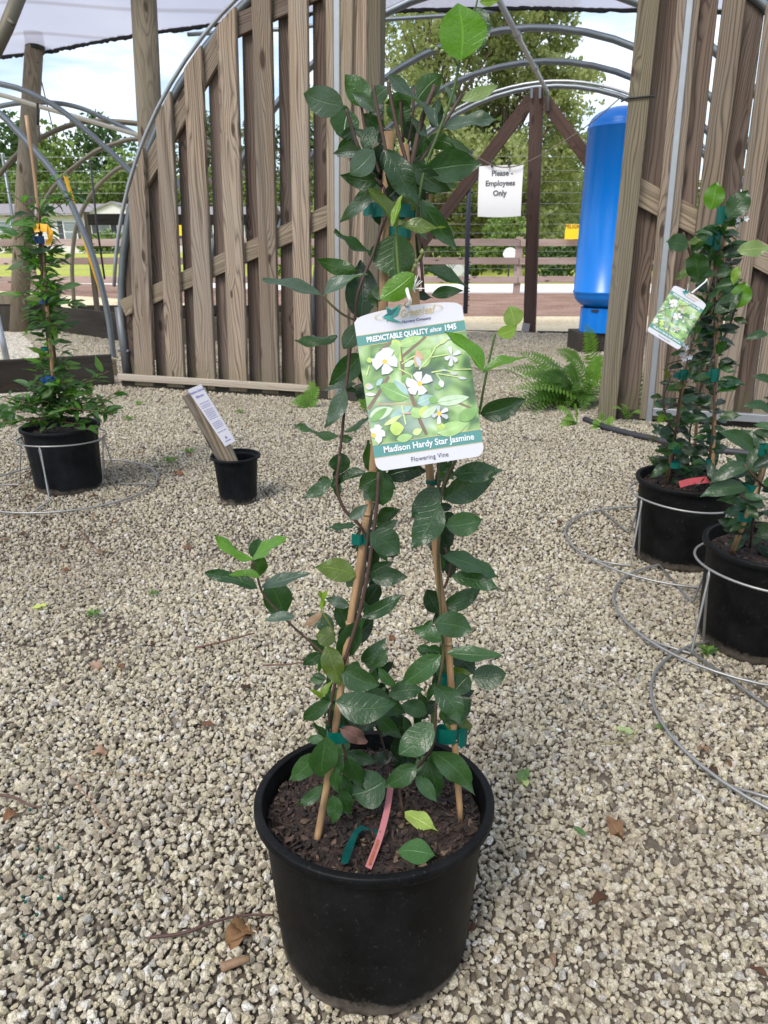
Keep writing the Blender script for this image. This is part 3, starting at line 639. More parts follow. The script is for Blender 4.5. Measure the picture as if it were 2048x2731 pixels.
edge = [gp(u, v, 3.4) for u, v in [(-150, 135), (-60, 152), (60, 143), (110, 139), (200, 121), (367, 91), (536, 68), (720, 45), (900, 29), (1100, 24), (1400, 19), (1600, 23), (2048, 31), (2300, 34)]]
ed = catmull(edge, 6); V, F = [], []; nyy = 8
for k, e_ in enumerate(ed):
    for j in range(nyy + 1):
        f = j / nyy; V.append(Vector((e_.x * (1 - .1 * f), e_.y - f * (e_.y - 6.6), 3.4 + (.10 * math.sin(k * .35) * (1 - f)) * f + .12 * math.sin(f * 3.1) + (0 if f > 0 else 0))))
for k in range(len(ed) - 1):
    for j in range(nyy): a_ = k * (nyy + 1) + j; F.append((a_, a_ + 1, a_ + nyy + 2, a_ + nyy + 1))
link('cloth_sheet', mesh('cloth_sheet', V, F, cloth_m, True), sc_)
fr = simple('frayed_black_edge', (.035, .035, .04), .9, 0, .1)
ee = []
for i_, e_ in enumerate(catmull(edge, 26)): ee.append(e_ + Vector((0, 0, random.uniform(-.008, .008) - .01)))
tube('edge_hem', ee, [.022 + random.uniform(-.005, .008) for i_ in range(len(ee))], fr, sc_, 7)
tube('edge_pipe', yps([(500, 92), (620, 85), (760, 78), (900, 60), (1190, 42), (1320, 30)], 9.5), .022, galv, sc_, 6)

# ------------------------------------------------------------------ arched greenhouse frame with the slatted end walls
RA, Z0 = 2.62, .30
def arch_z(s): return Z0 + math.sqrt(max(0, RA * RA - s * s))
def arch_pts(L, r_=RA, n=30, off=0, zb=0):
    leg = [fpt(-r_, zb, L)] ; arc = [fpt(-r_ * math.cos(a), Z0 + r_ * math.sin(a), L) for a in np.linspace(0, math.pi, n)]; return leg + arc + [fpt(r_, zb, L)]
gh = empty('arched_frame', fpt(0, 0, 2.5), 'grey pipe arches and ridge pipe of the greenhouse tunnel seen through the doorway', 'greenhouse frame')
for k in range(5):
    L = .03 + 1.255 * k; tube('arch_pipe', arch_pts(L, RA - .03 if k else RA, 34), .030, galv, gh, 10)
V, F = [], []
tube('rail_strip', [fpt(-(RA + .045) * math.cos(a), Z0 + (RA + .045) * math.sin(a), .0) for a in np.linspace(.18, math.pi - .18, 40)], .014, galv_lt, gh, 6)
tube('rail_strip', [fpt(-(RA + .02) * math.cos(a), Z0 + (RA + .02) * math.sin(a), 5.04) for a in np.linspace(.3, math.pi - .3, 40)], .018, galv_lt, gh, 6)
tube('ridge_pipe', [fpt(.02, Z0 + RA - .075, -.1), fpt(.02, Z0 + RA - .09, 3.0), fpt(.03, Z0 + RA - .10, 4.95), fpt(.05, Z0 + RA - .30, 5.0)], .024, galv_lt, gh, 8)
for k in (1, 2, 3): tube('clamp', [fpt(.02, Z0 + RA - .085, .03 + 1.255 * k - .05), fpt(.02, Z0 + RA - .085, .03 + 1.255 * k + .05)], .036, galv_lt, gh, 8)
tube('pipe_sleeve', [fpt(-RA, 0, .03), fpt(-RA, .62, .03)], .037, simple('dark_sleeve', (.12, .125, .13), .5, .5), gh, 10)
tube('sleeve_collar', [fpt(-RA - .06, .28, .03), fpt(-RA + .05, .28, .02)], .014, galv, gh, 6)

def wall_board(name, q, off, th, mat, parent, zmin=.02, top='arch'):
    (u0, u1, v1), (w0, w1, v2) = q
    a0, za = fac(u0, v1, off); a1, _ = fac(u1, v1, off); b0, zb = fac(w0, v2, off); b1, _ = fac(w1, v2, off)
    def at(sa, sb, z): return sb + (sa - sb) * (z - zb) / (za - zb)
    z0 = max(zmin, zb); V = []
    def lim(sa, sb):
        z = 2.0
        for _ in range(8): z = arch_z(at(sa, sb, z)) - .012 if abs(at(sa, sb, z)) < RA else Z0
        return z
    zt0, zt1 = lim(a0, b0), lim(a1, b1)
    sc0 = (at(a0, b0, z0) + at(a1, b1, z0)) / 2; org = fpt(sc0, z0, off)
    ch = .004
    for z_, k in ((z0, 0), (None, 1)):
        zl, zr_ = (z0, z0) if k == 0 else (zt0, zt1)
        l, r_ = at(a0, b0, zl) - sc0, at(a1, b1, zr_) - sc0
        V += [(l + ch, -th / 2, zl - z0), (r_ - ch, -th / 2, zr_ - z0), (r_, -th / 2 + ch, zr_ - z0), (r_, th / 2, zr_ - z0), (l, th / 2, zl - z0), (l, -th / 2 + ch, zl - z0)]
    F = [(i, (i + 1) % 6, 6 + (i + 1) % 6, 6 + i) for i in range(6)] + [(5, 4, 3, 2, 1, 0), (6, 7, 8, 9, 10, 11)]
    return link(name, mesh(name, V, F, mat), parent, Matrix.Translation(org) @ FROT)
wl = empty('slatted_wall', fpt(-1.6, 0), 'arched slatted timber end wall left of the doorway, boards in two layers', 'wall')
for q in [((340, 384, 376), (363, 412, 1026)), ((414, 456, 230), (448, 494, 1030)), ((490, 538, 120), (528, 576, 1035)), ((578, 629, 20), (614, 661, 1041)), ((673, 724, 0), (701, 745, 1047)), ((770, 821, 0), (789, 832, 1054))]:
    wall_board('board', q, -.035, .034, wood_front, wl)
for q in [((322, 350, 545), (338, 366, 1026)), ((392, 424, 380), (421, 454, 1028)), ((472, 506, 230), (503, 536, 1032)), ((558, 598, 200), (586, 620, 1038)), ((648, 686, 90), (668, 706, 1044)), ((744, 778, 20), (754, 794, 1050)), ((836, 878, 0), (842, 888, 1058))]:
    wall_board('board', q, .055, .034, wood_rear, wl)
def brace(u0, v0, u1, v1, wd, off, mat, parent, th=.038):
    a_ = fac(u0, v0, off); b_ = fac(u1, v1, off); return plank('brace', fpt(*a_, off), fpt(*b_, off), wd, th, mat, parent, -FN)
brace(378, 487, 616, 68, .125, .01, wood_front, wl); brace(622, 75, 850, -30, .12, .012, wood_rear, wl); brace(330, 822, 1005, 517, .125, .01, wood_brace, wl)
for q, m_, o_, th in [((872, 891, 0), (880, 897, 1068), 0, 0), ]:
    pass
wall_board('door_jamb', ((872, 892, 0), (878, 898, 1070)), -.035, .05, wood_brace, wl)
wall_board('door_jamb', ((907, 944, 0), (905, 926, 1072)), -.03, .05, wood_brace, wl)
wall_board('metal_channel', ((891, 908, 0), (896, 906, 1072)), -.05, .035, galv_lt, wl)
wall_board('door_jamb', ((936, 985, 0), (926, 970, 1080)), .03, .09, wood_front, wl); wall_board('door_jamb', ((985, 1023, 0), (970, 1008, 1080)), .034, .09, wood_post, wl)
a_ = fac(322, 1030, -.06); b_ = fac(850, 1075, -.06)
plank('base_rail', fpt(a_[0], .085, -.065), fpt(b_[0] - .05, .085, -.065), .05, .04, wood_rail, wl, -FN)
plank('base_gap_strip', fpt(a_[0], .03, -.03), fpt(b_[0] + .3, .03, -.03), .09, .03, wood_old, wl, -FN)  # black strip puts in the shade of the open gap under the rail
wr = empty('slatted_wall', fpt(1.9, 0), 'slatted timber end wall right of the doorway behind the potted vines', 'wall')
wall_board('door_post', ((1702, 1760, 0), (1593, 1641, 1118)), -.06, .10, wood_post, wr, -.02)
for q in [((1806, 1831, 0), (1704, 1722, 1130)), ((1846, 1867, 0), (1735, 1759, 1130)), ((1928, 1990, 0), (1793, 1845, 1118)), ((2045, 2105, 0), (1900, 1950, 1121)), ((2165, 2225, 0), (2002, 2054, 1125)), ((2285, 2345, 0), (2108, 2160, 1130)), ((2400, 2460, 0), (2212, 2264, 1135))]:
    wall_board('board', q, -.035, .034, wood_front, wr)
for q in [((1759, 1810, 0), (1641, 1700, 1112)), ((1862, 1916, 0), (1752, 1796, 1112)), ((1984, 2042, 0), (1842, 1894, 1115)), ((2102, 2158, 0), (1950, 2000, 1118)), ((2218, 2280, 0), (2052, 2108, 1122)), ((2340, 2400, 0), (2158, 2210, 1126))]:
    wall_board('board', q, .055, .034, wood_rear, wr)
wall_board('metal_channel', ((1830, 1849, 0), (1720, 1737, 1133)), -.06, .03, galv_lt, wr, .0)
brace(1690, 505, 2330, 842, .135, .01, wood_brace, wr)
a_ = fac(1738, 1118, -.06); b_ = fac(2300, 1170, -.06)
plank('base_rail', fpt(a_[0], .075, -.065), fpt(b_[0], .075, -.065), .05, .045, galv_lt, wr, -FN); plank('base_gap_strip', fpt(a_[0] - .3, .03, -.03), fpt(b_[0], .03, -.03), .08, .03, wood_old, wr, -FN)  # same black strip below the rail as on the left wall
# back timber frame
LB = 5.05; bf = empty('end_bracing', fpt(0, 0, LB), 'dark brown timber post and two braces at the far end of the tunnel', 'bracing')
def fb(u, v, L=LB): return fpt(*fac(u, v, L), L)
plank('post', fb(1412, 886), fb(1432, 238), .155, .12, wood_dark, bf, -FN)
plank('brace', fb(1040, 760, LB - .02), fb(1418, 262, LB - .02), .15, .05, wood_dark, bf, -FN); plank('brace', fb(1448, 262, LB - .02), fb(1800, 742, LB - .02), .15, .05, wood_dark, bf, -FN)
plank('sill', fb(1130, 884), fb(1390, 888), .05, .05, wood_old, bf, -FN); plank('sill', fb(1433, 888), fb(1720, 892), .05, .05, wood_old, bf, -FN)
plank('joist_hanger', fb(1400, 884, LB - .09), fb(1404, 862, LB - .09), .10, .01, galv_lt, bf, -FN)
for u in (1418, 1440): plank('strap', fb(u, 262, LB - .1), fb(u, 232, LB - .1), .03, .012, galv, bf, -FN)
dp = empty('black_pole', fb(1243, 835), 'slim dark pole with a ragged edge standing behind the paper sign', 'pole')
tube('pole', [fb(1241, 836), fb(1248, 600), fb(1254, 400)], .032, simple('dark_blue_black', (.035, .04, .06), .6), dp, 8)
V, F = [], []
for k in range(26):
    q = fb(1254, 400).lerp(fb(1241, 836), .25 + .72 * k / 26); tube_geo([q, q + Vector((.05, 0, .012 * (-1) ** k))], [.012, .006], 4, True, V, F)
link('ragged_edge', mesh('ragged_edge', V, F, fr), dp)
# blue tank
blue = NM('blue_tank_paint'); _n = blue.noise(blue.map(blue.coord(), (14, 14, 1.2)), 1, 3); blue.base(blue.mix(_n.outputs['Fac'], (.0, .155, .60), (.004, .21, .72)), .26, 0, .5); blue = blue.m
TX, TY = yp(1610, 800, 8.0).x, 8.0
bt = empty('pressure_tank', (TX, TY, .2), 'tall glossy blue pressure tank on a short skirt, left of the doorway post', 'tank')
TR, zb, ztp = .325, yp(1608, 883, TY).z, yp(1640, 283, TY).z
zs, zu = yp(1608, 822, TY).z, yp(1640, 345, TY).z
prof = [(0.001, zs - .02)] + [(TR * math.sin(a), zs + .16 - .18 * math.cos(a)) for a in np.linspace(.15, 1.571, 9)] + [(TR + .006, zs + .165), (TR + .006, zs + .18), (TR, zs + .185), (TR, zu), (TR + .006, zu + .004), (TR + .006, zu + .018), (TR, zu + .022)] + [(TR * math.cos(a), zu + .022 + (ztp - zu - .022) * math.sin(a)) for a in np.linspace(.15, 1.56, 10)]
V, F = lathe_geo(prof, 56); link('tank_body', mesh('tank_body', [v_ + Vector((TX, TY, 0)) for v_ in V], F, blue, True), bt)
V, F = lathe_geo([(TR * .72, zb), (TR * .72, zs + .01)], 48); link('skirt', mesh('skirt', [v_ + Vector((TX, TY, 0)) for v_ in V], F, blue, True), bt)
for aa in (-2.2, -1.35, -.6):
    q = Vector((TX + TR * .725 * math.cos(aa), TY + TR * .725 * math.sin(aa), zs - .012)); box('slot', q, (.075, .02, .022), blackpoly, bt, aa + 1.57)
tb = prop(box('timber_block', (TX + .0, TY + .05, zb / 2 - .002), (.56, .5, zb - .004), wood_old), 'square timber block under the blue tank', 'timber block')
# paper sign on a wire
sg0 = fac(1283, 443, -.03); sg1 = fac(1401, 443, -.03); sg2 = fac(1283, 577, -.03)
wsg = sg1[0] - sg0[0]; hsg = (sg0[1] - sg2[1]); cs = (sg0[0] + sg1[0]) / 2 - .012
ps = empty('paper_sign', fpt(cs, sg0[1], -.03), 'white paper sign reading Please Employees Only hung on a wire across the doorway', 'sign')
V, F, U = [], [], []
for i in range(9):
    for j in range(9):
        a_, b_ = i / 8, j / 8; V.append(fpt(cs + (a_ - .5) * wsg, sg0[1] - b_ * hsg - .006 * math.sin(a_ * 3.1) * b_, -.03 + .02 * b_ ** 4))
for i in range(8):
    for j in range(8): a_ = i * 9 + j; F.append((a_, a_ + 1, a_ + 10, a_ + 9))
M = NM('sign_paper'); n_ = M.noise(M.coord('Object'), 9, 3); paper_m = M.base(M.mix(M.ramp(n_.outputs['Fac'], [(.55, 0.0), (.8, .35)]), (.76, .74, .75), (.66, .56, .50)), .6)
link('sheet', mesh('sheet', V, F, paper_m, True), ps)
FT = lambda s_, z_, o_: Matrix.Translation(fpt(s_, z_, o_)) @ FROT @ Matrix.Rotation(R(90), 4, 'X')
grey_ink = simple('grey_ink', (.09, .09, .10), .6, 0, .3, 0)
for k, tx in enumerate(('Please -', 'Employees', 'Only')): link('lettering', text_mesh(tx, .043, grey_ink, .0012), ps, FT(cs + (.01 if k == 0 else 0), sg0[1] - .045 - .056 * k, -.0313))
for k in (-.055, .05): tube('clip', [fpt(cs + k, sg0[1] - .012, -.045), fpt(cs + k, sg0[1] + .03, -.045)], .006, blackpoly, ps, 6)
wl_ = [fpt(*fac(u, v, -.05), -.05) for u, v in [(1000, 330), (1120, 372), (1266, 418), (1320, 443), (1375, 443), (1440, 415), (1560, 340), (1655, 260)]]
prop(tube('sign_wire', wl_, .0035, simple('rusty_wire', (.14, .11, .09), .7, .3), None, 5, 4), 'thin slack wire across the doorway that carries the paper sign', 'wire')
wp = fac(1690, 258, -.13); a_, b_ = fac(1672, 262, -.12), fac(1735, 256, -.12)
prop(tube('tie_wire', [fpt(a_[0] - .03, a_[1] - .01, -.09), fpt(a_[0], a_[1], -.118), fpt(b_[0], b_[1], -.118), fpt(b_[0] + .02, b_[1], -.08)], .005, blackpoly, None, 6), 'dark wire wrapped round the right doorway post', 'wire')
# hose
prop(tube('hose', [gp(1560, 1118, .02), gp(1609, 1138, .02), gp(1660, 1152, .02), gp(1711, 1164, .02), gp(1830, 1189, .02), gp(1930, 1203, .02), gp(2060, 1216, .02), gp(2200, 1235, .02)], .019, blackpoly, None, 10, 5), 'black garden hose lying on the gravel along the right wall', 'hose')
prop(tube('pale_hose', [gp(1240, 975, .02), gp(1313, 985, .02), gp(1350, 984, .02), gp(1375, 992, .02), gp(1425, 1018, .02), gp(1500, 1050, .02)], .016, simple('pale_hose', (.42, .38, .28), .6), None, 8, 5), 'pale tan hose curving over the gravel inside the doorway', 'hose')
# ------------------------------------------------------------------ leaves
def leaf_geo(L, W, fold=.25, curl=.25, wave=.06, tipk=.8, seed=0, ns=9, nw=2, pw=.85):
    r_ = random.Random(seed); V, U, F = [], [], []; ph = r_.uniform(0, 6); fr_ = r_.uniform(1.2, 2.4); side = r_.uniform(-.08, .08)
    for i in range(ns + 1):
        t = i / ns
        wdt = math.sin(math.pi * t ** tipk) ** pw if 0 < t < 1 else 0.0
        wdt *= (1 - .35 * max(0, t - .8) / .2); wdt = max(wdt, .025 if i else .03) * W / 2
        a = curl * t * t; cz = -L * a * .5; cy = L * (t - .12 * a * a * t); cx = side * L * math.sin(math.pi * t)
        for j in range(-nw, nw + 1):
            s = j / nw; x = s * wdt
            z = cz + abs(x) * fold + wave * W * math.sin(ph + fr_ * 6.28 * t + j * .6) * abs(s) * (.3 + t * .7)
            V.append(Vector((cx + x * (1 - .25 * fold * abs(s)), cy, z))); U.append((.5 + s * .5, t))
    m = 2 * nw + 1
    for i in range(ns):
        for j in range(2 * nw): a_ = i * m + j; F.append((a_, a_ + 1, a_ + m + 1, a_ + m))
    return V, F, U
_protos = {}
def leaf_proto(kind, k):
    if (kind, k) not in _protos:
        cfg = {'jas': dict(L=1, W=.46, fold=.22, curl=.28, wave=.08), 'round': dict(L=1, W=.72, fold=.14, curl=.18, wave=.05, tipk=.95, pw=.62), 'nar': dict(L=1, W=.36, fold=.3, curl=.35, wave=.05, tipk=.75, pw=1.0),
               'dry': dict(L=1, W=.6, fold=.5, curl=.9, wave=.22, ns=7)}[kind]
        cfg = dict(cfg); cfg['curl'] *= (.4, 1, 1.7, .1, 2.2, 1.3, -.5, .8)[k % 8]; cfg['fold'] *= (1.3, .7, 1, .4, 1.6, 2.2, .8, 1.1)[k % 8]; cfg['W'] *= (1, 1.1, .9, 1.04, .95, 1.06, 1, .86)[k % 8]; cfg['wave'] *= (1, 2.2, 1, 1.6, 2.8, 1.3, 2.0, 3.2)[k % 8]
        V, F, U = leaf_geo(seed=k * 7 + len(kind), **cfg); _protos[(kind, k)] = mesh('leaf', V, F, {'dry': dead_leaf_m, 'nar': soft_leaf}.get(kind, jas_leaf), True, U)
    return _protos[(kind, k)]
def basis(p, d, n, sx, sy, sz=None):
    d = d.normalized(); n = (n - d * n.dot(d)); n = n.normalized() if n.length > 1e-5 else d.orthogonal().normalized(); x = d.cross(n).normalized()
    m = Matrix((x * sx, d * sy, n * (sz or sy))).transposed().to_4x4(); m.translation = p; return m
LC = {'d': (.0165, .048, .014), 'D': (.006, .020, .0075), 'b': (.052, .085, .062), 'g': (.014, .045, .007), 'l': (.026, .068, .020), 'o': (.060, .092, .012), 'y': (.13, .21, .022), 'B': (.065, .155, .012), 'r': (.17, .10, .055), 'p': (.15, .21, .07)}  # 'B': bright young green, with backlight put into the colour
def px_leaf(parent, crop, bx, by, tx, ty, wpx, col, off=0.0, kind=None, roll=None, seed=0):
    ox, oy, s = crop; r_ = random.Random(seed * 13 + int(bx) * 7 + int(ty))
    u0, v0, u1, v1 = ox + bx * s, oy + by * s, ox + tx * s, oy + ty * s
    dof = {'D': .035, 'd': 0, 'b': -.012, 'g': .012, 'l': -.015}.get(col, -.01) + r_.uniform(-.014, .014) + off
    p0 = pl(u0, v0, dof); L0 = (pl(u1, v1, dof) - p0).length; p1 = pl(u1, v1, dof + r_.uniform(-.30, .12) * L0)
    d = p1 - p0; L = d.length * (1.10 if kind != 'round' else 1.0); wpx = wpx * (1.17 if kind != 'round' else 1.04); dep = (p0 - CAMP).length * .97
    W = wpx * s * dep / FPX; ratio = W / L
    kind = kind or ('round' if ratio > .62 else 'jas')
    k = r_.randrange(8) if kind != 'round' else r_.choice((0, 3)); pw_ = .46 if kind == 'jas' else .72
    Wr = max(W, .40 * L) if kind == 'jas' else W
    Wr = min(Wr, L * 1.05)
    phi = math.acos(min(1, W / Wr)) if roll is None else R(roll)
    tocam = (CAMP - p0).normalized(); n = (tocam - d.normalized() * tocam.dot(d.normalized())).normalized()
    # top side faces up; undersides ('g') face the camera with the top turned away
    rot = Matrix.Rotation(phi, 3, d.normalized()); na, nb = rot @ n, rot.transposed() @ n
    n2 = na if na.z > nb.z else nb
    if col in ('g', 'B', 'o') and r_.random() < .6: n2 = -n2
    else:
        n2 = Matrix.Rotation(r_.uniform(-.2, .2), 3, d.normalized()) @ n2
    c = LC[col]; f = r_.uniform(.82, 1.2); c = tuple(x * f for x in c)
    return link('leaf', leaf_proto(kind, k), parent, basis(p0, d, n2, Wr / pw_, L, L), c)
def stem_px(parent, crop, pts, r_, col, off=0.0, name='stem'):
    ox, oy, s = crop; offs = off if hasattr(off, '__len__') else [off] * len(pts)
    return tube(name, [pl(ox + x * s, oy + y * s, o) for (x, y), o in zip(pts, offs)], r_, stem_m, parent, 6, 4, col)
def tape_band(parent, c, rx, ry, h, col, axis=Vector((0, 0, 1)), flag=None):
    ns = 16; V, F = [], []; rr = random.Random(int(c.x * 1e4))
    for k in range(ns):
        a = 2 * math.pi * k / ns; j = 1 + rr.uniform(-.08, .08)
        for z in (-h / 2, h / 2): V.append(Vector((rx * j * math.cos(a), ry * j * math.sin(a), z + rr.uniform(-.0012, .0012))))
    for k in range(ns): k2 = (k + 1) % ns; F.append((2 * k, 2 * k2, 2 * k2 + 1, 2 * k + 1))
    if flag:
        fx_, fh = flag; b = len(V); m = 4
        for i in range(m + 1):
            t = i / m
            for z in (-1, 1): V.append(Vector((math.copysign(rx, fx_) * .9 + fx_ * t, -ry * .6 - .004 * math.sin(t * 5), z * fh / 2 + rr.uniform(-.002, .002) - t * .003)))
        for i in range(m): F.append((b + 2 * i, b + 2 * i + 1, b + 2 * i + 3, b + 2 * i + 2))
    q = Vector((0, 0, 1)).rotation_difference(axis.normalized()).to_matrix().to_4x4()
    return link('tie_tape', mesh('tie_tape', V, F, tape_m, True), parent, Matrix.Translation(c) @ q, col)
TEAL = (.0, .115, .09); BLUE = (.02, .09, .30)

# ------------------------------------------------------------------ pots
def pot_geo(R_, r_, h, rim=.012, lip=.016, holes=True, ribs=0, wall=.004, inner_h=.4):
    R0_ = R_; prof = [(r_ * .55, .006), (r_ * .90, .002), (r_ * .965, .009), (r_, .024), (r_ + .001, .03)]
    for k in range(1, 9): t = k / 9; prof.append((r_ + .001 + (R_ - .0105 - r_) * t, .03 + (h - lip - .03) * t))
    prof += [(R_ - .0095, h - lip), (R_ - .0085, h - lip), (R_ + .0032, h - lip + .0012), (R_ + .0040, h - lip + .003), (R_ + .0040, h - .0025), (R_ + .0028, h - .0006), (R_ + .0018, h), (R_ - rim * .62, h - .0002), (R_ - rim * .74, h - .0016), (R_ - rim * .78, h - .008), (R_ - rim - .004, h - .03), (r_ + (R_ - r_) * inner_h - .008, h * inner_h)]
    rb = None
    if ribs: rb = lambda a, z: (-.012 * max(0, math.cos(a * ribs)) ** 4 if .03 < z < h * .80 + .02 * math.cos(a * ribs) else 0)
    return lathe_geo(prof, 96 if ribs else 72, rb)
chip_col = bpy.data.collections.new('chip_shapes')
for i in range(5):
    m_ = hull(300 + i); m_.materials.clear(); m_.materials.append(chip_m)
    for v_ in m_.vertices: v_.co = (v_.co[0] * 1.0, v_.co[1] * .75, v_.co[2] * .35)
    chip_col.objects.link(bpy.data.objects.new('chip', m_))
def chips_group():
    g = ng.copy(); g.name = 'scatter_chips'
    for n_ in g.nodes:
        if n_.bl_idname == 'GeometryNodeCollectionInfo': n_.inputs['Collection'].default_value = chip_col
    return g
CHG = chips_group()
def chips(parent, M_, rad, n, seed, hgt):
    r_ = np.random.default_rng(seed); a = r_.uniform(0, 6.283, n); q = rad * np.sqrt(r_.uniform(0, 1, n)); P = np.stack([q * np.cos(a), q * np.sin(a), hgt + r_.uniform(-.002, .006, n)], -1)
    me = bpy.data.meshes.new('bark_chips'); me.vertices.add(n); me.vertices.foreach_set('co', P.astype(np.float32).ravel())
    x = me.attributes.new('rock_scale', 'FLOAT', 'POINT'); x.data.foreach_set('value', (r_.uniform(0, 1, n) ** 2.6 * .0085 + .0022).astype(np.float32))
    x = me.attributes.new('rock_rot', 'FLOAT_VECTOR', 'POINT'); x.data.foreach_set('vector', np.stack([r_.normal(0, .5, n), r_.normal(0, .5, n), r_.uniform(0, 6.28, n)], -1).astype(np.float32).ravel())
    x = me.attributes.new('rock_pick', 'INT', 'POINT'); x.data.foreach_set('value', r_.integers(0, 5, n).astype(np.int32)); me.update()
    o = link('bark_chips', me, parent, M_); o.modifiers.new('chips', 'NODES').node_group = CHG; o['kind'] = 'stuff'; return o
def pot(parent, M_, R_, r_, h, mat, ribs=0, soil=None, seed=1, nchips=900, wall_=.0):
    V, F = pot_geo(R_, r_, h, ribs=ribs); pm_ = mesh('pot', V, F, mat, True); pm_.set_sharp_from_angle(angle=R(38)); link('pot', pm_, parent, M_)
    if soil:
        V, F = [Vector((0, 0, soil))], []; sr = random.Random(seed)
        for ring in range(1, 9):
            for k in range(32): a = k * math.pi / 16; q = (R_ - .016) * ring / 8; V.append(Vector((q * math.cos(a), q * math.sin(a), soil + sr.uniform(-.004, .004) - (.006 if ring == 8 else 0))))
        for k in range(32): F.append((0, 1 + k, 1 + (k + 1) % 32))
        for ring in range(7):
            for k in range(32): a_ = 1 + ring * 32 + k; b_ = 1 + ring * 32 + (k + 1) % 32; F.append((a_, a_ + 32, b_ + 32, b_))
        link('soil', mesh('soil', V, F, soil_m, True), parent, M_); chips(parent, M_, R_ - .022, nchips, seed, soil)
TAU = R(7); MPOT = Matrix.Translation((-.015, .846, -.008)) @ Matrix.Rotation(-TAU, 4, 'X')
jp = empty('potted_vine', (-.015, .846, 0), 'tall staked star jasmine in a large black pot in the centre foreground', 'potted plant')
pot(jp, MPOT, .180, .148, .272, pot_m, 0, .245, 5, 4200)
# ------------------------------------------------------------------ main vine, leaf by leaf
A = (700, 0, .42195); B = (700, 600, .42195); C = (500, 1200, .5425); D = (600, 1850, .4822); Sx = (0, 0, 1.0)
def stake(parent, pts, r_, f=None):
    P = pts; t = tube('stake', P, r_, bamboo_m, parent, 9, 5)
    return t
sb = lambda u, v, z: gp(u, v, z)
s1 = [sb(843, 2252, .238), pl(877, 2062, -.055), pl(934, 1661, -.03), pl(958, 1520, -.02), pl(980, 1370, -.012), pl(995, 1254, -.006), pl(1018, 900, 0), pl(1037, 352, 0)]
s2 = [sb(1229, 2190, .240), pl(1212, 1970, -.02), pl(1195, 1715, -.01), pl(1168, 1525, .0), pl(1147, 1270, .004), pl(1115, 900, .004), pl(1077, 386, .0)]
s3 = [sb(1065, 2105, .242), pl(1066, 1900, .06), pl(1068, 1500, .045), pl(1066, 1000, .03), pl(1058, 400, .012)]
for q, rr_ in ((s1, [.0054, .0054, .006, .0065]), (s2, [.0048, .0055, .0062])): stake(jp, q, rr_)
for q, t_ in ((s1[2], .0056), (s1[4], .0058), (s2[2], .0054), (s2[1], .0052)): tube('stake_node', [q + Vector((0, 0, -.002)), q + Vector((0, 0, .002))], t_ + .0012, bamboo_m, jp, 9)
BR = (.075, .038, .026); BG = (.10, .085, .03); GN = (.06, .13, .02)
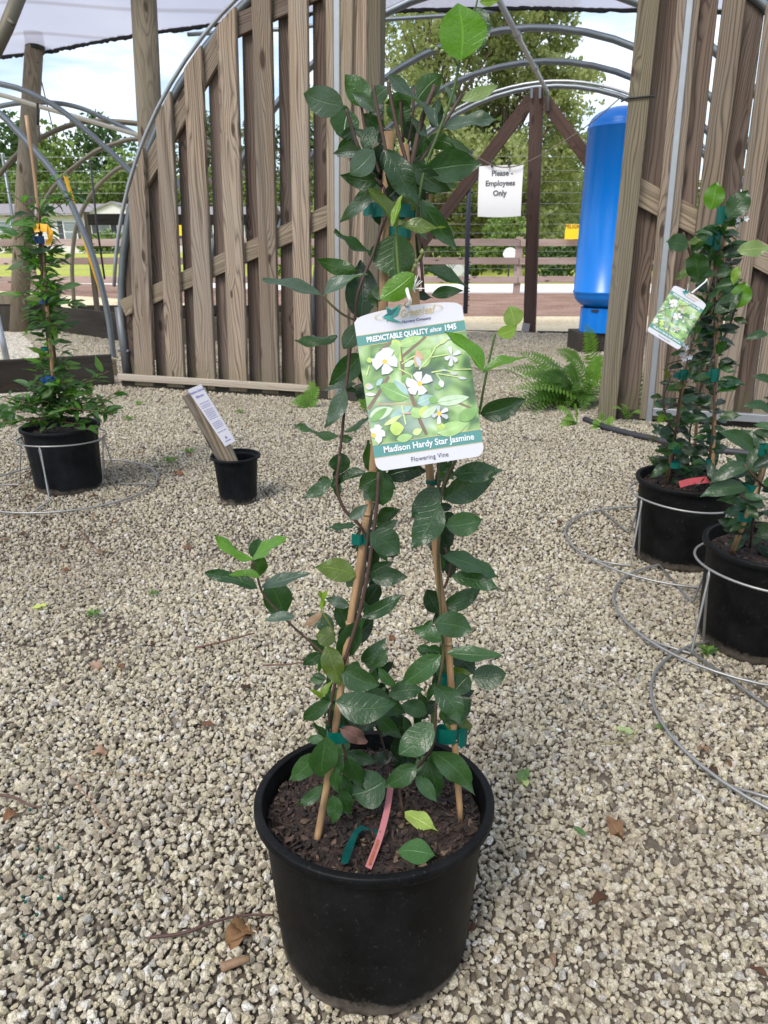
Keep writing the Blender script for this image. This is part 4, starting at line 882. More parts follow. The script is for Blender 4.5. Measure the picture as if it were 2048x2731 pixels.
stems = [
 (B, [(765, -40), (700, 180), (650, 300), (600, 450), (583, 600), (560, 740), (532, 1000), (505, 1300), (482, 1500), (470, 1640)], .0040, BR, -.02),
 (C, [(750, 30), (735, 180), (770, 290), (850, 375), (893, 470)], .0042, BR, -.025),
 (C, [(940, 110), (930, 270), (905, 480), (880, 640), (840, 820), (770, 1040), (725, 1150), (700, 1300), (698, 1375)], .0052, BR, -.045),
 (C, [(915, 260), (885, 440), (862, 640), (800, 900), (765, 1040)], .0040, (.045, .03, .02), -.03),
 (C, [(700, 1370), (720, 1460), (750, 1540)], .0045, BR, -.05),
 (C, [(1232, 60), (1236, 400), (1232, 560), (1245, 800), (1258, 1000), (1228, 1200), (1207, 1440)], .0042, BG, -.022),
 (D, [(1168, 20), (1158, 250), (1120, 340), (1062, 405), (985, 480), (965, 520), (985, 660)], .0042, BR, -.03),
 (C, [(1265, 480), (1295, 560), (1280, 630), (1262, 680)], .0040, BR, -.02),
 (C, [(1320, 50), (1262, 160), (1243, 260)], .0040, BG, -.03),
 (B, [(1150, 1660), (1220, 1490), (1330, 1290), (1375, 1160), (1392, 1060), (1410, 970), (1432, 860), (1470, 690)], .0030, GN, [-.02, -.03, -.02, -.01, -.01, -.01, -.01, -.01]),
 (C, [(318, 540), (345, 630), (380, 720), (500, 850), (600, 940), (670, 1000), (765, 1060)], .0030, (.09, .055, .03), [-.03, -.03, -.03, -.03, -.03, -.03, -.035]),
 (C, [(655, 790), (690, 840), (725, 910)], .0028, (.16, .2, .03), -.04),
 (A, [(1245, 395), (1200, 600), (1108, 850), (1030, 1050), (985, 1280), (970, 1400)], .0034, GN, -.03),
 (A, [(1250, 385), (1310, 120), (1345, 50), (1365, -30)], .0022, GN, -.015),
 (A, [(1232, 420), (1200, 350), (1150, 310), (1085, 297)], .0020, GN, -.03),
 (A, [(795, 520), (815, 640), (860, 850), (905, 1010), (930, 1200)], .0046, BR, -.028),
 (A, [(700, 540), (720, 660), (765, 880), (800, 1050)], .0042, BR, -.025),
 (A, [(855, 545), (870, 640), (890, 900)], .0038, BR, .0),
 (A, [(1093, 540), (1010, 750), (945, 1030), (925, 1180)], .0062, BR, -.02),
 (A, [(1262, 597), (1150, 780), (1060, 930), (985, 1050), (960, 1200)], .0040, (.10, .06, .045), -.01),
 (A, [(955, 560), (950, 740), (920, 910)], .0032, BR, .0),
 (A, [(622, 650), (655, 850), (715, 1020), (740, 1100)], .0036, BR, -.01),
 (A, [(530, 690), (560, 790), (600, 920), (680, 1080), (760, 1180)], .0046, (.05, .032, .024), -.02),
 (A, [(985, 1270), (990, 1400), (985, 1480), (1000, 1620), (1018, 1850)], .0040, BR, -.01),
 (B, [(850, -10), (848, 130), (855, 250), (862, 320)], .0034, (.10, .17, .03), -.05),
 (A, [(765, 1180), (790, 1300), (770, 1400), (700, 1600)], .0040, BR, -.01),
 (B, [(945, 300), (965, 250), (985, 215), (1005, 190)], .0030, (.25, .30, .08), -.03),
 (B, [(580, 600), (500, 560), (420, 490), (385, 445)], .0028, BG, -.02),
 (D, [(640, 250), (665, 330), (650, 400), (625, 470)], .0034, BR, -.05),
 (D, [(830, 120), (880, 300), (930, 480), (960, 620)], .0030, (.03, .02, .016), .02),
]
for cr_, pts, r_, c_, o_ in stems: stem_px(jp, cr_, pts, [r_ * .53, r_ * .58, r_ * .50], c_, o_)
leaves = [
 (A, 1250, 382, 1238, 18, 262, 'B', -.03, 'round'), (A, 1362, 45, 1385, 278, 120, 'd', .0), (A, 1372, 12, 1490, -8, 40, 'y', -.01),
 (A, 512, 668, 260, 592, 150, 'b', -.03, 'round'), (A, 690, 655, 540, 490, 122, 'g'), (A, 710, 700, 572, 590, 62, 'b'), (A, 690, 650, 785, 558, 75, 'b', .01),
 (A, 775, 805, 638, 722, 75, 'd'), (A, 545, 695, 515, 878, 190, 'g', .0, 'round'), (A, 560, 868, 484, 985, 60, 'd', -.01), (A, 640, 960, 458, 968, 66, 'b'),
 (A, 500, 870, 580, 815, 55, 'd'), (A, 578, 822, 700, 885, 42, 'b'), (A, 705, 950, 565, 1088, 112, 'b', -.02), (A, 738, 1145, 515, 1120, 105, 'd', -.01),
 (A, 862, 790, 884, 622, 145, 'g', -.005, 'round'), (A, 942, 636, 792, 650, 70, 'g'), (A, 1102, 800, 842, 478, 62, 'b', -.03), (A, 980, 630, 1116, 488, 112, 'g'),
 (A, 1082, 790, 1100, 592, 42, 'd'), (A, 1215, 660, 1168, 545, 34, 'b'), (A, 1258, 636, 1476, 512, 75, 'p', -.02), (A, 1140, 805, 1478, 775, 66, 'b', -.02),
 (A, 938, 745, 1052, 860, 38, 'b'), (A, 1030, 890, 1208, 935, 92, 'g', -.015), (A, 1168, 880, 1306, 950, 66, 'b'), (A, 1042, 1075, 1356, 1040, 165, 'd', -.03),
 (A, 945, 1030, 1170, 1190, 118, 'd', -.035), (A, 1105, 1105, 1234, 1184, 52, 'b'), (A, 782, 945, 968, 1262, 118, 'd', -.04), (A, 752, 900, 775, 1190, 130, 'D', -.03),
 (A, 800, 1050, 930, 1240, 90, 'D', -.01), (A, 1000, 1150, 1160, 1195, 85, 'g', -.01), (A, 1003, 1262, 1208, 1546, 130, 'd', -.04), (A, 702, 1232, 506, 1388, 88, 'b', -.02),
 (A, 700, 1190, 588, 1250, 55, 'g'), (A, 848, 1440, 698, 1188, 78, 'o', -.05), (A, 790, 1425, 695, 1300, 92, 'D', -.02), (A, 850, 1235, 990, 1300, 105, 'o', .0), (A, 855, 1428, 1132, 1418, 52, 'o', -.055),
 (A, 820, 1430, 845, 1230, 50, 'y', -.06), (A, 900, 985, 812, 1190, 112, 'D', -.05), (A, 760, 950, 850, 1130, 104, 'D', -.05), (A, 890, 1170, 760, 1292, 96, 'D', -.045), (A, 930, 1090, 1015, 1290, 92, 'D', -.035), (A, 690, 1010, 775, 1195, 90, 'D', -.035), (A, 700, 800, 640, 930, 80, 'd', -.02), (A, 880, 760, 985, 880, 80, 'D', -.0), (A, 1010, 830, 960, 960, 80, 'g', .01),
 (A, 965, 1430, 1035, 1505, 34, 'b'), (B, 842, 55, 850, 345, 245, 'g', -.03, 'round'), (B, 960, 308, 742, 470, 150, 'B', -.045, 'round'), (B, 990, 235, 955, 68, 92, 'D', -.01),
 (B, 670, 172, 468, 58, 55, 'g', -.01), (B, 598, 290, 360, 225, 105, 'g', -.0), (B, 385, 452, 592, 268, 62, 'b', -.03), (B, 380, 448, 38, 338, 68, 'b', -.03),
 (B, 618, 595, 610, 245, 190, 'D', .0), (B, 700, 400, 735, 510, 100, 'g', .01), (B, 472, 700, 243, 775, 66, 'g'), (B, 607, 625, 518, 770, 100, 'b', -.02), (B, 600, 690, 640, 750, 60, 'D', .02),
 (B, 1028, 278, 1277, 350, 66, 'd', -.02), (B, 1068, 445, 1252, 408, 74, 'd', .01), (B, 940, 440, 1068, 452, 40, 'D', .0), (B, 628, 815, 438, 998, 142, 'd', .01),
 (B, 625, 860, 655, 1012, 80, 'D', .04), (B, 595, 1005, 410, 1030, 42, 'b'), (B, 500, 1008, 598, 1052, 44, 'd'), (B, 580, 1020, 668, 1085, 88, 'D', .02), (B, 522, 1028, 410, 1258, 92, 'b', -.02),
 (B, 492, 1335, 222, 1300, 38, 'g'), (B, 515, 1308, 700, 1240, 44, 'g', .02), (B, 700, 1575, 672, 1378, 70, 'g', .01), (B, 500, 1440, 492, 1572, 142, 'd', .0, 'round'), (B, 655, 1565, 443, 1622, 56, 'd', -.02),
 (B, 1395, 928, 1210, 676, 72, 'B', -.075), (B, 1392, 935, 1630, 808, 66, 'B', -.05), (B, 1482, 692, 1605, 632, 88, 'y', -.02, 'jas'), (B, 1590, 645, 1562, 512, 128, 'p', -.005, 'round'), (B, 1375, 1195, 1640, 1112, 135, 'd', -.02),
 (C, 708, 148, 578, 228, 58, 'd', -.02), (C, 958, 128, 852, 185, 88, 'g', -.035), (C, 955, 130, 960, 275, 135, 'd', -.03, 'round'), (C, 975, 130, 1158, 105, 100, 'D', .0),
 (C, 870, 200, 900, 245, 45, 'b'), (C, 797, 338, 878, 272, 54, 'b', -.02), (C, 825, 368, 690, 380, 38, 'd'), (C, 935, 350, 1036, 296, 68, 'd'), (C, 898, 405, 1030, 500, 118, 'd', -.04),
 (C, 935, 420, 1025, 350, 55, 'b'), (C, 940, 468, 1032, 515, 58, 'D'), (C, 880, 445, 852, 582, 62, 'D', -.01), (C, 925, 455, 910, 600, 62, 'D', .0), (C, 905, 600, 1002, 555, 52, 'd'),
 (C, 906, 630, 1066, 625, 90, 'd', -.03), (C, 828, 620, 645, 580, 100, 'o', -.01), (C, 825, 612, 788, 668, 48, 'b'), (C, 862, 818, 1036, 725, 88, 'd', -.03), (C, 880, 762, 942, 668, 72, 'D'),
 (C, 797, 768, 684, 732, 46, 'b'), (C, 785, 880, 738, 762, 84, 'd', .01), (C, 718, 902, 598, 815, 88, 'd', -.0), (C, 662, 800, 572, 862, 30, 'r', -.04), (C, 658, 792, 683, 690, 25, 'y', -.04),
 (C, 672, 770, 655, 700, 18, 'y', -.04), (C, 728, 935, 640, 912, 84, 'o', -.02), (C, 685, 962, 748, 1148, 92, 'o', -.03), (C, 752, 1050, 663, 1022, 50, 'd', -.04), (C, 832, 842, 745, 1030, 110, 'd', -.025),
 (C, 822, 945, 905, 842, 84, 'D'), (C, 855, 1042, 950, 942, 86, 'd', -.02), (C, 918, 1068, 970, 985, 58, 'l', .0), (C, 752, 1075, 928, 1158, 112, 'l', -.05), (C, 940, 1072, 1028, 1168, 52, 'l', -.02),
 (C, 935, 1110, 1005, 1050, 52, 'D'), (C, 728, 1238, 995, 1240, 155, 'd', -.065), (C, 706, 1235, 548, 1332, 78, 'l', -.05), (C, 738, 1220, 765, 1380, 125, 'D', .0), (C, 785, 1330, 935, 1345, 70, 'D', -.01),
 (C, 658, 1000, 573, 1058, 52, 'd', -.02), (C, 662, 988, 605, 938, 46, 'd'), (C, 658, 1222, 698, 1132, 28, 'y', -.03), (C, 660, 1225, 615, 1178, 22, 'y', -.03), (C, 680, 1130, 617, 1105, 24, 'd', -.01),
 (C, 990, 1202, 1146, 1180, 82, 'd', -.02), (C, 925, 1240, 1062, 1290, 84, 'd', .0), (C, 930, 1290, 1010, 1395, 74, 'D', .0), (C, 1010, 1290, 960, 1400, 74, 'D', -.0), (C, 870, 1180, 990, 1250, 92, 'd', -.02),
 (C, 1178, 1292, 1063, 1258, 78, 'd', -.02), (C, 1148, 1290, 1220, 1240, 54, 'D'),
 (C, 316, 537, 124, 460, 56, 'B', -.035), (C, 316, 537, 470, 436, 52, 'B', -.04), (C, 325, 535, 350, 444, 76, 'd', -.02), (C, 330, 628, 372, 502, 82, 'g', -.02), (C, 360, 630, 220, 600, 38, 'B', -.05),
 (C, 342, 678, 110, 600, 82, 'd', -.03), (C, 366, 672, 553, 578, 66, 'b', -.03), (C, 395, 645, 470, 808, 122, 'd', -.01), (C, 528, 822, 385, 830, 52, 'b', -.035),
 (C, 1258, 240, 1490, 150, 132, 'd', -.03), (C, 1305, 118, 1530, 96, 82, 'd', -.04), (C, 1232, 185, 1118, 322, 112, 'd', -.035), (C, 1235, 252, 1112, 464, 132, 'd', -.055), (C, 1242, 320, 1228, 505, 122, 'D', -.0),
 (C, 1268, 372, 1432, 345, 112, 'l', -.01), (C, 1270, 95, 1230, 60, 60, 'd', -.02), (C, 1235, 150, 1310, 120, 36, 'b', .01), (C, 1253, 520, 1508, 612, 82, 'd', -.04), (C, 1305, 568, 1432, 578, 44, 'D'), (C, 1298, 620, 1518, 688, 78, 'l', -.03), (C, 1252, 785, 1432, 680, 98, 'd', -.01),
 (C, 1243, 800, 1185, 695, 84, 'D', .0), (C, 1212, 848, 1382, 882, 112, 'l', -.04), (C, 1250, 938, 1120, 880, 84, 'l', -.02), (C, 1278, 998, 1518, 975, 70, 'l', -.04), (C, 1247, 1008, 1052, 1145, 112, 'l', -.045),
 (C, 1310, 1020, 1405, 1085, 95, 'D', .01), (C, 1398, 1118, 1552, 1100, 108, 'd', -.03), (C, 1385, 1110, 1315, 1190, 98, 'd', -.02), (C, 1218, 1158, 1335, 1332, 108, 'd', -.05), (C, 1262, 1335, 1382, 1235, 102, 'd', -.02),
 (C, 1265, 1350, 1388, 1360, 74, 'o', -.01), (C, 1180, 1040, 1235, 1110, 58, 'D', .01), (C, 1320, 1200, 1405, 1180, 50, 'D', .01), (C, 1240, 1060, 1190, 1000, 60, 'D', .01),
 (C, 1130, 970, 1205, 985, 36, 'd', .01), (C, 1280, 1080, 1385, 1100, 60, 'o', .01),
 (D, 1150, 165, 980, 322, 132, 'l', -.06), (D, 562, 236, 545, 472, 148, 'l', -.07), (D, 548, 250, 452, 250, 52, 'l', -.06), (D, 502, 330, 366, 468, 92, 'l', -.06), (D, 680, 322, 822, 375, 80, 'd', -.03),
 (D, 672, 338, 778, 522, 92, 'l', -.045), (D, 640, 345, 636, 452, 54, 'l', -.06), (D, 608, 410, 628, 542, 72, 'l', -.06), (D, 538, 512, 415, 606, 60, 'l', -.07), (D, 598, 560, 598, 708, 74, 'l', -.07),
 (D, 640, 530, 698, 672, 66, 'l', -.06), (D, 650, 450, 690, 580, 55, 'd', -.05), (D, 885, 478, 712, 552, 165, 'd', -.02), (D, 928, 350, 818, 342, 62, 'D', .0), (D, 1062, 392, 885, 520, 106, 'l', -.05),
 (D, 1055, 455, 1162, 588, 72, 'l', -.04), (D, 1130, 368, 1182, 572, 88, 'd', -.04), (D, 1148, 318, 1350, 516, 122, 'l', -.055), (D, 1048, 430, 1128, 445, 52, 'l', -.01), (D, 992, 238, 948, 352, 84, 'D', .0),
 (D, 828, 108, 975, 235, 86, 'd', .0), (D, 900, 150, 1030, 215, 92, 'D', .0), (D, 1035, 300, 960, 395, 70, 'D', .02), (D, 860, 60, 760, 180, 90, 'D', .03), (D, 770, 150, 620, 160, 70, 'D', .02),
]
for k, q in enumerate(leaves):
    cr_, bx, by, tx, ty, wpx, col = q[:7]; off = q[7] if len(q) > 7 else 0; kd = q[8] if len(q) > 8 else None
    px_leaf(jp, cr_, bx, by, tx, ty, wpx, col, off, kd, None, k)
rf_ = random.Random(99)
fill = [q for q in leaves if q[6] in 'dDlg' and abs(q[3] - q[1]) + abs(q[4] - q[2]) > 60 and not (q[0] == C and q[1] < 560) and not (q[0] == B and q[1] > 1300)]
fillc = [q for q in fill if q[0] in (C, D)]
for k in range(270):
    q = fill[rf_.randrange(len(fill))] if k < 190 else fillc[rf_.randrange(len(fillc))]; cr_, bx, by, tx, ty, wpx = q[:6]; ox, oy, s_ = cr_
    if q[0] == B and (q[1] < 640 or q[2] > 500) and rf_.random() < .7: continue
    u_ = ox + bx * s_; 
    if oy + by * s_ < 240 : continue
    a = rf_.uniform(0, 6.283); L_ = rf_.uniform(34, 56) / s_
    px_leaf(jp, cr_, bx + rf_.uniform(-12, 12), by + rf_.uniform(-25, 25), bx + L_ * math.cos(a) * .75, by + L_ * math.sin(a), L_ * rf_.uniform(.3, .55), rf_.choice('dDDdl'), .02 + rf_.uniform(0, .04), None, None, 500 + k)
# tie tapes
def tape_px(crop, x0, x1, y0, y1, off, flag=None, depth_r=.6):
    ox, oy, s = crop; c = pl(ox + (x0 + x1) / 2 * s, oy + (y0 + y1) / 2 * s, off); k = s * (c - CAMP).length / FPX * .97
    tape_band(jp, c, (x1 - x0) / 2 * k, (x1 - x0) / 2 * k * depth_r, (y1 - y0) * k, TEAL, Vector((.05, .1, 1)), flag)
tape_px(A, 690, 985, 1292, 1375, 0, (-.012, .012), .35); tape_px(A, 800, 945, 1440, 1506, 0, None, .6); tape_px(C, 858, 948, 402, 462, -.02, (-.016, .016), .7)
tape_px(D, 560, 695, 192, 258, -.055, None, .6); tape_px(D, 1170, 1300, 182, 266, -.02, (.012, .03), .5); tape_px(C, 1243, 1310, 1108, 1165, -.005, (.006, .02), .6); tape_px(D, 745, 820, 150, 196, .06)
tape_px(C, 1172, 1232, 150, 170, -.0)
link('leaf', leaf_proto('dry', 1), jp, basis(pl(906, 1942, -.085), Vector((1, -.1, -.5)), Vector((.1, -.8, .6)), .036, .052), (.12, .065, .055))
# flower buds
for cr_, x, y, dx_, dy_ in ((A, 1085, 297, -30, 2), (A, 1110, 310, -25, 10), (A, 1150, 318, -30, 18), (A, 1175, 330, -18, -22), (B, 1005, 190, 5, -40), (B, 985, 235, -22, -18), (B, 970, 270, -14, -24)):
    a_ = pl(cr_[0] + x * cr_[2], cr_[1] + y * cr_[2], -.03); b_ = pl(cr_[0] + (x + dx_) * cr_[2], cr_[1] + (y + dy_) * cr_[2], -.03)
    tube('flower_bud', [a_, a_.lerp(b_, .5), b_], [.0015, .0032, .0008], stem_m, jp, 6, 0, (.35, .42, .16))
# things lying on the soil
def soil_pt(u, v, dz_=.004):                  # plane of the tilted soil
    n_ = (MPOT.to_3x3() @ Vector((0, 0, 1))).normalized(); q = MPOT @ Vector((0, 0, .249 + dz_)); d = ray(u, v); return CAMP + d * ((q - CAMP).dot(n_) / d.dot(n_))
def flat_leaf(name, p, d, sz, col, label, cat='leaf', group=None, kind='jas', k=0, lift=.25):
    o = link(name, leaf_proto(kind, k), None, basis(p, d, Vector((0, -.15, 1)), sz * 1.0, sz), col); return prop(o, label, cat, group)
a_, b_ = soil_pt(1079, 2172), soil_pt(1163, 2212); flat_leaf('fallen_leaf', a_ + Vector((0, 0, .004)), b_ - a_, (b_ - a_).length * 1.05, (.30, .40, .09), 'pale yellow green curled leaf lying on the bark in the big pot', k=1)
a_, b_ = soil_pt(1062, 2274), soil_pt(1156, 2288); flat_leaf('fallen_leaf', a_ + Vector((0, 0, .004)), b_ - a_, (b_ - a_).length * 1.05, (.05, .13, .035), 'fresh green leaf lying against the front rim inside the big pot', k=3, kind='round')
V, F = [], []; cpts = [soil_pt(*q, .012) for q in [(918, 2306), (930, 2262), (948, 2225), (975, 2206), (1000, 2214), (1012, 2232)]]
for i_, c_ in enumerate(catmull(cpts, 3)): V += [c_ + Vector((-.005, .002, .003 * math.sin(i_))), c_ + Vector((.005, -.002, .004 * math.cos(i_)))]
for i_ in range(len(V) // 2 - 1): F.append((2 * i_, 2 * i_ + 1, 2 * i_ + 3, 2 * i_ + 2))
prop(link('tape_scrap', mesh('tape_scrap', V, F, tape_m, True), None, None, (.0, .075, .065)), 'dark teal scrap of tie tape lying on the bark in the big pot', 'tape')
pinkm = NM('pink_strip'); pinkm.base(pinkm.info('Color'), .45); pinkm = pinkm.m
def marker(pts, wd, col, label, writing=None):
    t = empty('plant_marker', pts[0], label, 'plant label'); P_ = catmull(pts, 5); V, F = [], []
    for i_, p in enumerate(P_):
        d = (P_[min(i_ + 1, len(P_) - 1)] - P_[max(i_ - 1, 0)]).normalized(); x = d.cross((CAMP - p).normalized()).normalized() * wd / 2
        nn = x.cross(d).normalized() * .0006; V += [p - x - nn, p + x - nn, p + x + nn, p - x + nn]
    for i_ in range(len(P_) - 1):
        for k in range(4): F.append((4 * i_ + k, 4 * i_ + (k + 1) % 4, 4 * i_ + 4 + (k + 1) % 4, 4 * i_ + 4 + k))
    F += [(3, 2, 1, 0), tuple(len(V) - 4 + k for k in range(4))]
    link('strip', mesh('strip', V, F, pinkm), t, None, col)
    if writing:
        d = (pts[1] - pts[0]).normalized(); n_ = (CAMP - pts[0]).normalized(); n_ = (n_ - d * n_.dot(d)).normalized(); y = n_.cross(d)
        m = Matrix((d, y, n_)).transposed().to_4x4(); m.translation = pts[0].lerp(pts[1], .5) + n_ * .0016
        link('lettering', text_mesh(writing, .0055, redbrown_m, .0002), t, m)
marker([soil_pt(982, 2315, .004), soil_pt(1012, 2235, .012), soil_pt(1032, 2160, .02), soil_pt(1042, 2095, .028), soil_pt(1046, 2065, .035)], .0092, (.42, .15, .155), 'long pink plant label strip printed Madison Hardy, bent over the bark in the big pot', 'MADISON HARDY')

# ------------------------------------------------------------------ printed hang tags
def tag_meshes():
    O = np.array([412, 1968.]); ES = np.array([1138, -171.]); ET = np.array([-212, -1666.]); Mi = np.linalg.inv(np.stack([ES, ET], 1)); ASP = 1.46
    def tl(p): q = Mi @ (np.array(p, float) - O); return (q[0], q[1] * ASP)
    layers = []
    def poly(pts, z, m): layers.append(([(x, y, z) for x, y in pts], m))
    H = ASP
    # card with arched top and rounded bottom corners
    out_ = [(0.08, 0), (.92, 0)] + [(1 - .08 + .08 * math.sin(a), .08 - .08 * math.cos(a)) for a in (.4, .8, 1.2, 1.57)] + [(1, H - .075)] + [(1 - .02 * 1, H - .06)] + [(.5 + .48 * math.cos(a), H - .06 + .06 * math.sin(a)) for a in np.linspace(.25, 2.9, 14)] + [(.0, H - .08)] + [(0, .08)] + [(.08 - .08 * math.cos(a), .08 - .08 * math.sin(a)) for a in (.4, .8, 1.2)]
    n = len(out_); V = [(x, y, 0) for x, y in out_] + [(x, y, -.006) for x, y in out_]
    F = [tuple(range(n)), tuple(range(2 * n - 1, n - 1, -1))] + [(i, n + i, n + (i + 1) % n, (i + 1) % n) for i in range(n)]
    card = mesh('card', V, F, white_plastic)
    # printed area: photo, bands, gold lines
    teal = simple('tag_teal', (.085, .25, .235), .4, 0, .4, .02); gold = simple('tag_gold', (.58, .42, .16), .4, 0, .4, .02); dteal = simple('tag_logo_teal', (.03, .26, .22), .4, 0, .4, .02); dk = simple('tag_logo_dark', (.015, .10, .12), .4, 0, .4, .02)
    PM = NM('tag_photo_print'); v = PM.coord(); a = PM.noise(v, 4.2, 2, .5, .3); b = PM.noise(PM.map(v, loc=(5, 3, 1)), 2.2, 2, .5)
    c = PM.ramp(a.outputs['Fac'], [(.28, (.055, .10, .06)), (.40, (.11, .20, .09)), (.5, (.24, .38, .15)), (.6, (.38, .52, .25)), (.72, (.55, .66, .50))]); c = PM.mix(PM.ramp(b.outputs['Fac'], [(.48, 0.0), (.66, .7)]), c, (.26, .33, .33))
    PM.base(c, .4, 0, .4)
    yb, yt = .245, 1.155
    poly([(0, yb), (1, yb), (1, yt), (0, yt)], .0012, PM.m)
    poly([(0, .125), (1, .125), (1, yb), (0, yb)], .0016, teal); poly([(0, yt), (1, yt), (1, yt + .10), (0, yt + .10)], .0016, teal)
    for y in (.125, yb, yt, yt + .10): poly([(0, y - .0025), (1, y - .0025), (1, y + .0025), (0, y + .0025)], .0022, gold)
    cols = {'w': (.62, .62, .66), 'w2': (.48, .50, .54), 'yc': (.75, .50, .10), 'g1': (.20, .36, .12), 'g2': (.33, .50, .20), 'g3': (.09, .19, .08), 'g4': (.46, .60, .16), 'bl': (.32, .47, .45), 'br': (.20, .15, .11), 'tn': (.52, .34, .22), 'gl': (.50, .62, .45), 'yb': (.55, .65, .28)}
    mats = {k: simple('tag_ink_' + {'w': 'white', 'w2': 'pale', 'yc': 'yellow', 'g1': 'green', 'g2': 'light_green', 'g3': 'deep_green', 'g4': 'lime', 'bl': 'blue_green', 'br': 'brown', 'tn': 'tan', 'gl': 'grey_green', 'yb': 'bud'}[k], c_, .4, 0, .4, .38 if k not in ('w', 'w2') else .12, 11) for k, c_ in cols.items()}
    zc = [.0024]
    def P_(pts, k): zc[0] += .00012; poly([tl(p) for p in pts], zc[0], mats[k])
    def leafp(a, b, wd, k, vein=None):
        a = np.array(a, float); b = np.array(b, float); d = b - a; nrm_ = np.array([-d[1], d[0]]) / np.hypot(*d); L = []
        for t in np.linspace(0, 1, 9): L.append(a + d * t + nrm_ * wd / 2 * math.sin(math.pi * t ** .85) ** .8)
        Rr = [a + d * t - nrm_ * wd / 2 * math.sin(math.pi * t ** .85) ** .8 for t in np.linspace(.9, .1, 8)]
        P_([tuple(q) for q in L + Rr], k)
        if vein: P_([tuple(a + nrm_ * 4), tuple(b), tuple(a - nrm_ * 4)], vein)
    def bar(pts, w0, w1, k):
        for (p, q) in zip(pts[:-1], pts[1:]):
            p = np.array(p, float); q = np.array(q, float); d = q - p; m = np.array([-d[1], d[0]]) / np.hypot(*d); P_([tuple(p + m * w0 / 2), tuple(q + m * w1 / 2), tuple(q - m * w1 / 2), tuple(p - m * w0 / 2)], k)
    def flower(c, tips, wd, k='w', ctr=True):
        c = np.array(c, float); wd = wd * .84
        for i_, tpt in enumerate(tips):
            tpt = c + (np.array(tpt, float) - c) * .88; d = tpt - c; m = np.array([-d[1], d[0]]); m = m / np.hypot(*m); e = m * wd / 2
            P_([tuple(c), tuple(c + d * .45 + e * .75), tuple(c + d * .95 + e * 1.05), tuple(tpt + d * .06), tuple(c + d * .86 - e * .85), tuple(c + d * .4 - e * .5)], k if i_ % 2 == 0 else 'w')
        if ctr: P_([tuple(c + np.array([math.cos(a) * 28, math.sin(a) * 26])) for a in np.linspace(0, 6.28, 9)[:-1]], 'yc')
    # twigs and leaves of the printed photograph (coordinates follow the print)
    bar([(340, 1310), (490, 1080), (560, 960)], 42, 34, 'br'); bar([(430, 1255), (820, 1250)], 16, 12, 'tn'); bar([(700, 760), (960, 540)], 34, 26, 'br'); bar([(470, 700), (600, 590)], 36, 30, 'br'); bar([(1190, 1200), (1500, 1330)], 26, 20, 'br')
    bar([(676, 590), (700, 780), (715, 940), (800, 1180), (880, 1430), (945, 1575)], 40, 34, 'br'); bar([(676, 590), (690, 800)], 22, 18, 'g4')
    leafp((660, 640), (610, 575), 90, 'g4'); leafp((665, 640), (930, 540), 100, 'g2', 'yb'); leafp((840, 860), (1010, 680), 170, 'g2', 'g4'); leafp((620, 760), (640, 590), 130, 'g2')
    leafp((760, 1190), (460, 1050), 190, 'g1', 'gl'); leafp((770, 1160), (600, 990), 60, 'bl'); leafp((860, 1250), (1030, 1170), 120, 'bl', 'gl'); leafp((1000, 1250), (1040, 1170), 90, 'g1')
    leafp((350, 1390), (600, 1300), 130, 'gl', 'w2'); leafp((360, 1440), (540, 1290), 80, 'g1'); leafp((570, 1400), (800, 1280), 90, 'bl'); leafp((880, 1400), (800, 1290), 120, 'g2'); leafp((900, 1400), (960, 1270), 120, 'g4', 'g2'); leafp((900, 1400), (1065, 1270), 80, 'gl', 'g2')
    leafp((1060, 1240), (1400, 1180), 110, 'gl', 'g1'); leafp((1060, 1560), (1375, 1465), 150, 'g2', 'gl'); leafp((1100, 1450), (1090, 1530), 90, 'g4'); leafp((560, 1520), (710, 1500), 150, 'g4'); leafp((630, 1630), (800, 1590), 90, 'g2'); leafp((800, 1570), (900, 1520), 70, 'yb')
    leafp((500, 1480), (690, 1370), 50, 'yb'); leafp((1040, 1090), (1130, 1040), 70, 'g1'); leafp((370, 820), (360, 760), 60, 'g4'); leafp((690, 1010), (790, 960), 90, 'g1'); leafp((730, 860), (840, 790), 60, 'gl'); leafp((430, 1060), (500, 980), 50, 'bl'); leafp((1280, 1420), (1500, 1300), 130, 'g1')
    bar([(700, 830), (790, 770), (850, 740)], 12, 10, 'yb'); bar([(880, 890), (1010, 740), (1060, 650), (1200, 560)], 14, 14, 'yb'); bar([(1010, 760), (1190, 730)], 12, 10, 'yb'); bar([(670, 880), (800, 950), (810, 990)], 12, 10, 'yb'); bar([(1010, 920), (1150, 895), (1280, 930)], 14, 16, 'yb'); bar([(1060, 930), (1240, 960), (1375, 985)], 12, 12, 'yb'); bar([(1240, 890), (1430, 885)], 12, 14, 'yb'); bar([(1060, 930), (1110, 1010)], 12, 10, 'yb'); bar([(330, 950), (360, 850)], 14, 10, 'yb'); bar([(690, 1270), (730, 1470)], 14, 14, 'yb'); bar([(690, 1360), (790, 1345)], 12, 18, 'tn')
    leafp((1180, 570), (1250, 530), 34, 'w'); leafp((1100, 620), (1190, 570), 30, 'yb'); leafp((1200, 930), (1290, 940), 28, 'w2'); leafp((1290, 975), (1380, 985), 30, 'w'); leafp((1100, 1000), (1125, 1080), 60, 'w'); leafp((1120, 890), (1180, 905), 24, 'w2')
    leafp((850, 690), (930, 790), 60, 'tn'); leafp((840, 740), (870, 870), 50, 'tn'); leafp((860, 750), (900, 870), 50, 'w2'); leafp((310, 1060), (400, 1080), 70, 'w2'); leafp((320, 1060), (350, 1060), 30, 'yc'); leafp((310, 1150), (425, 1155), 38, 'w')
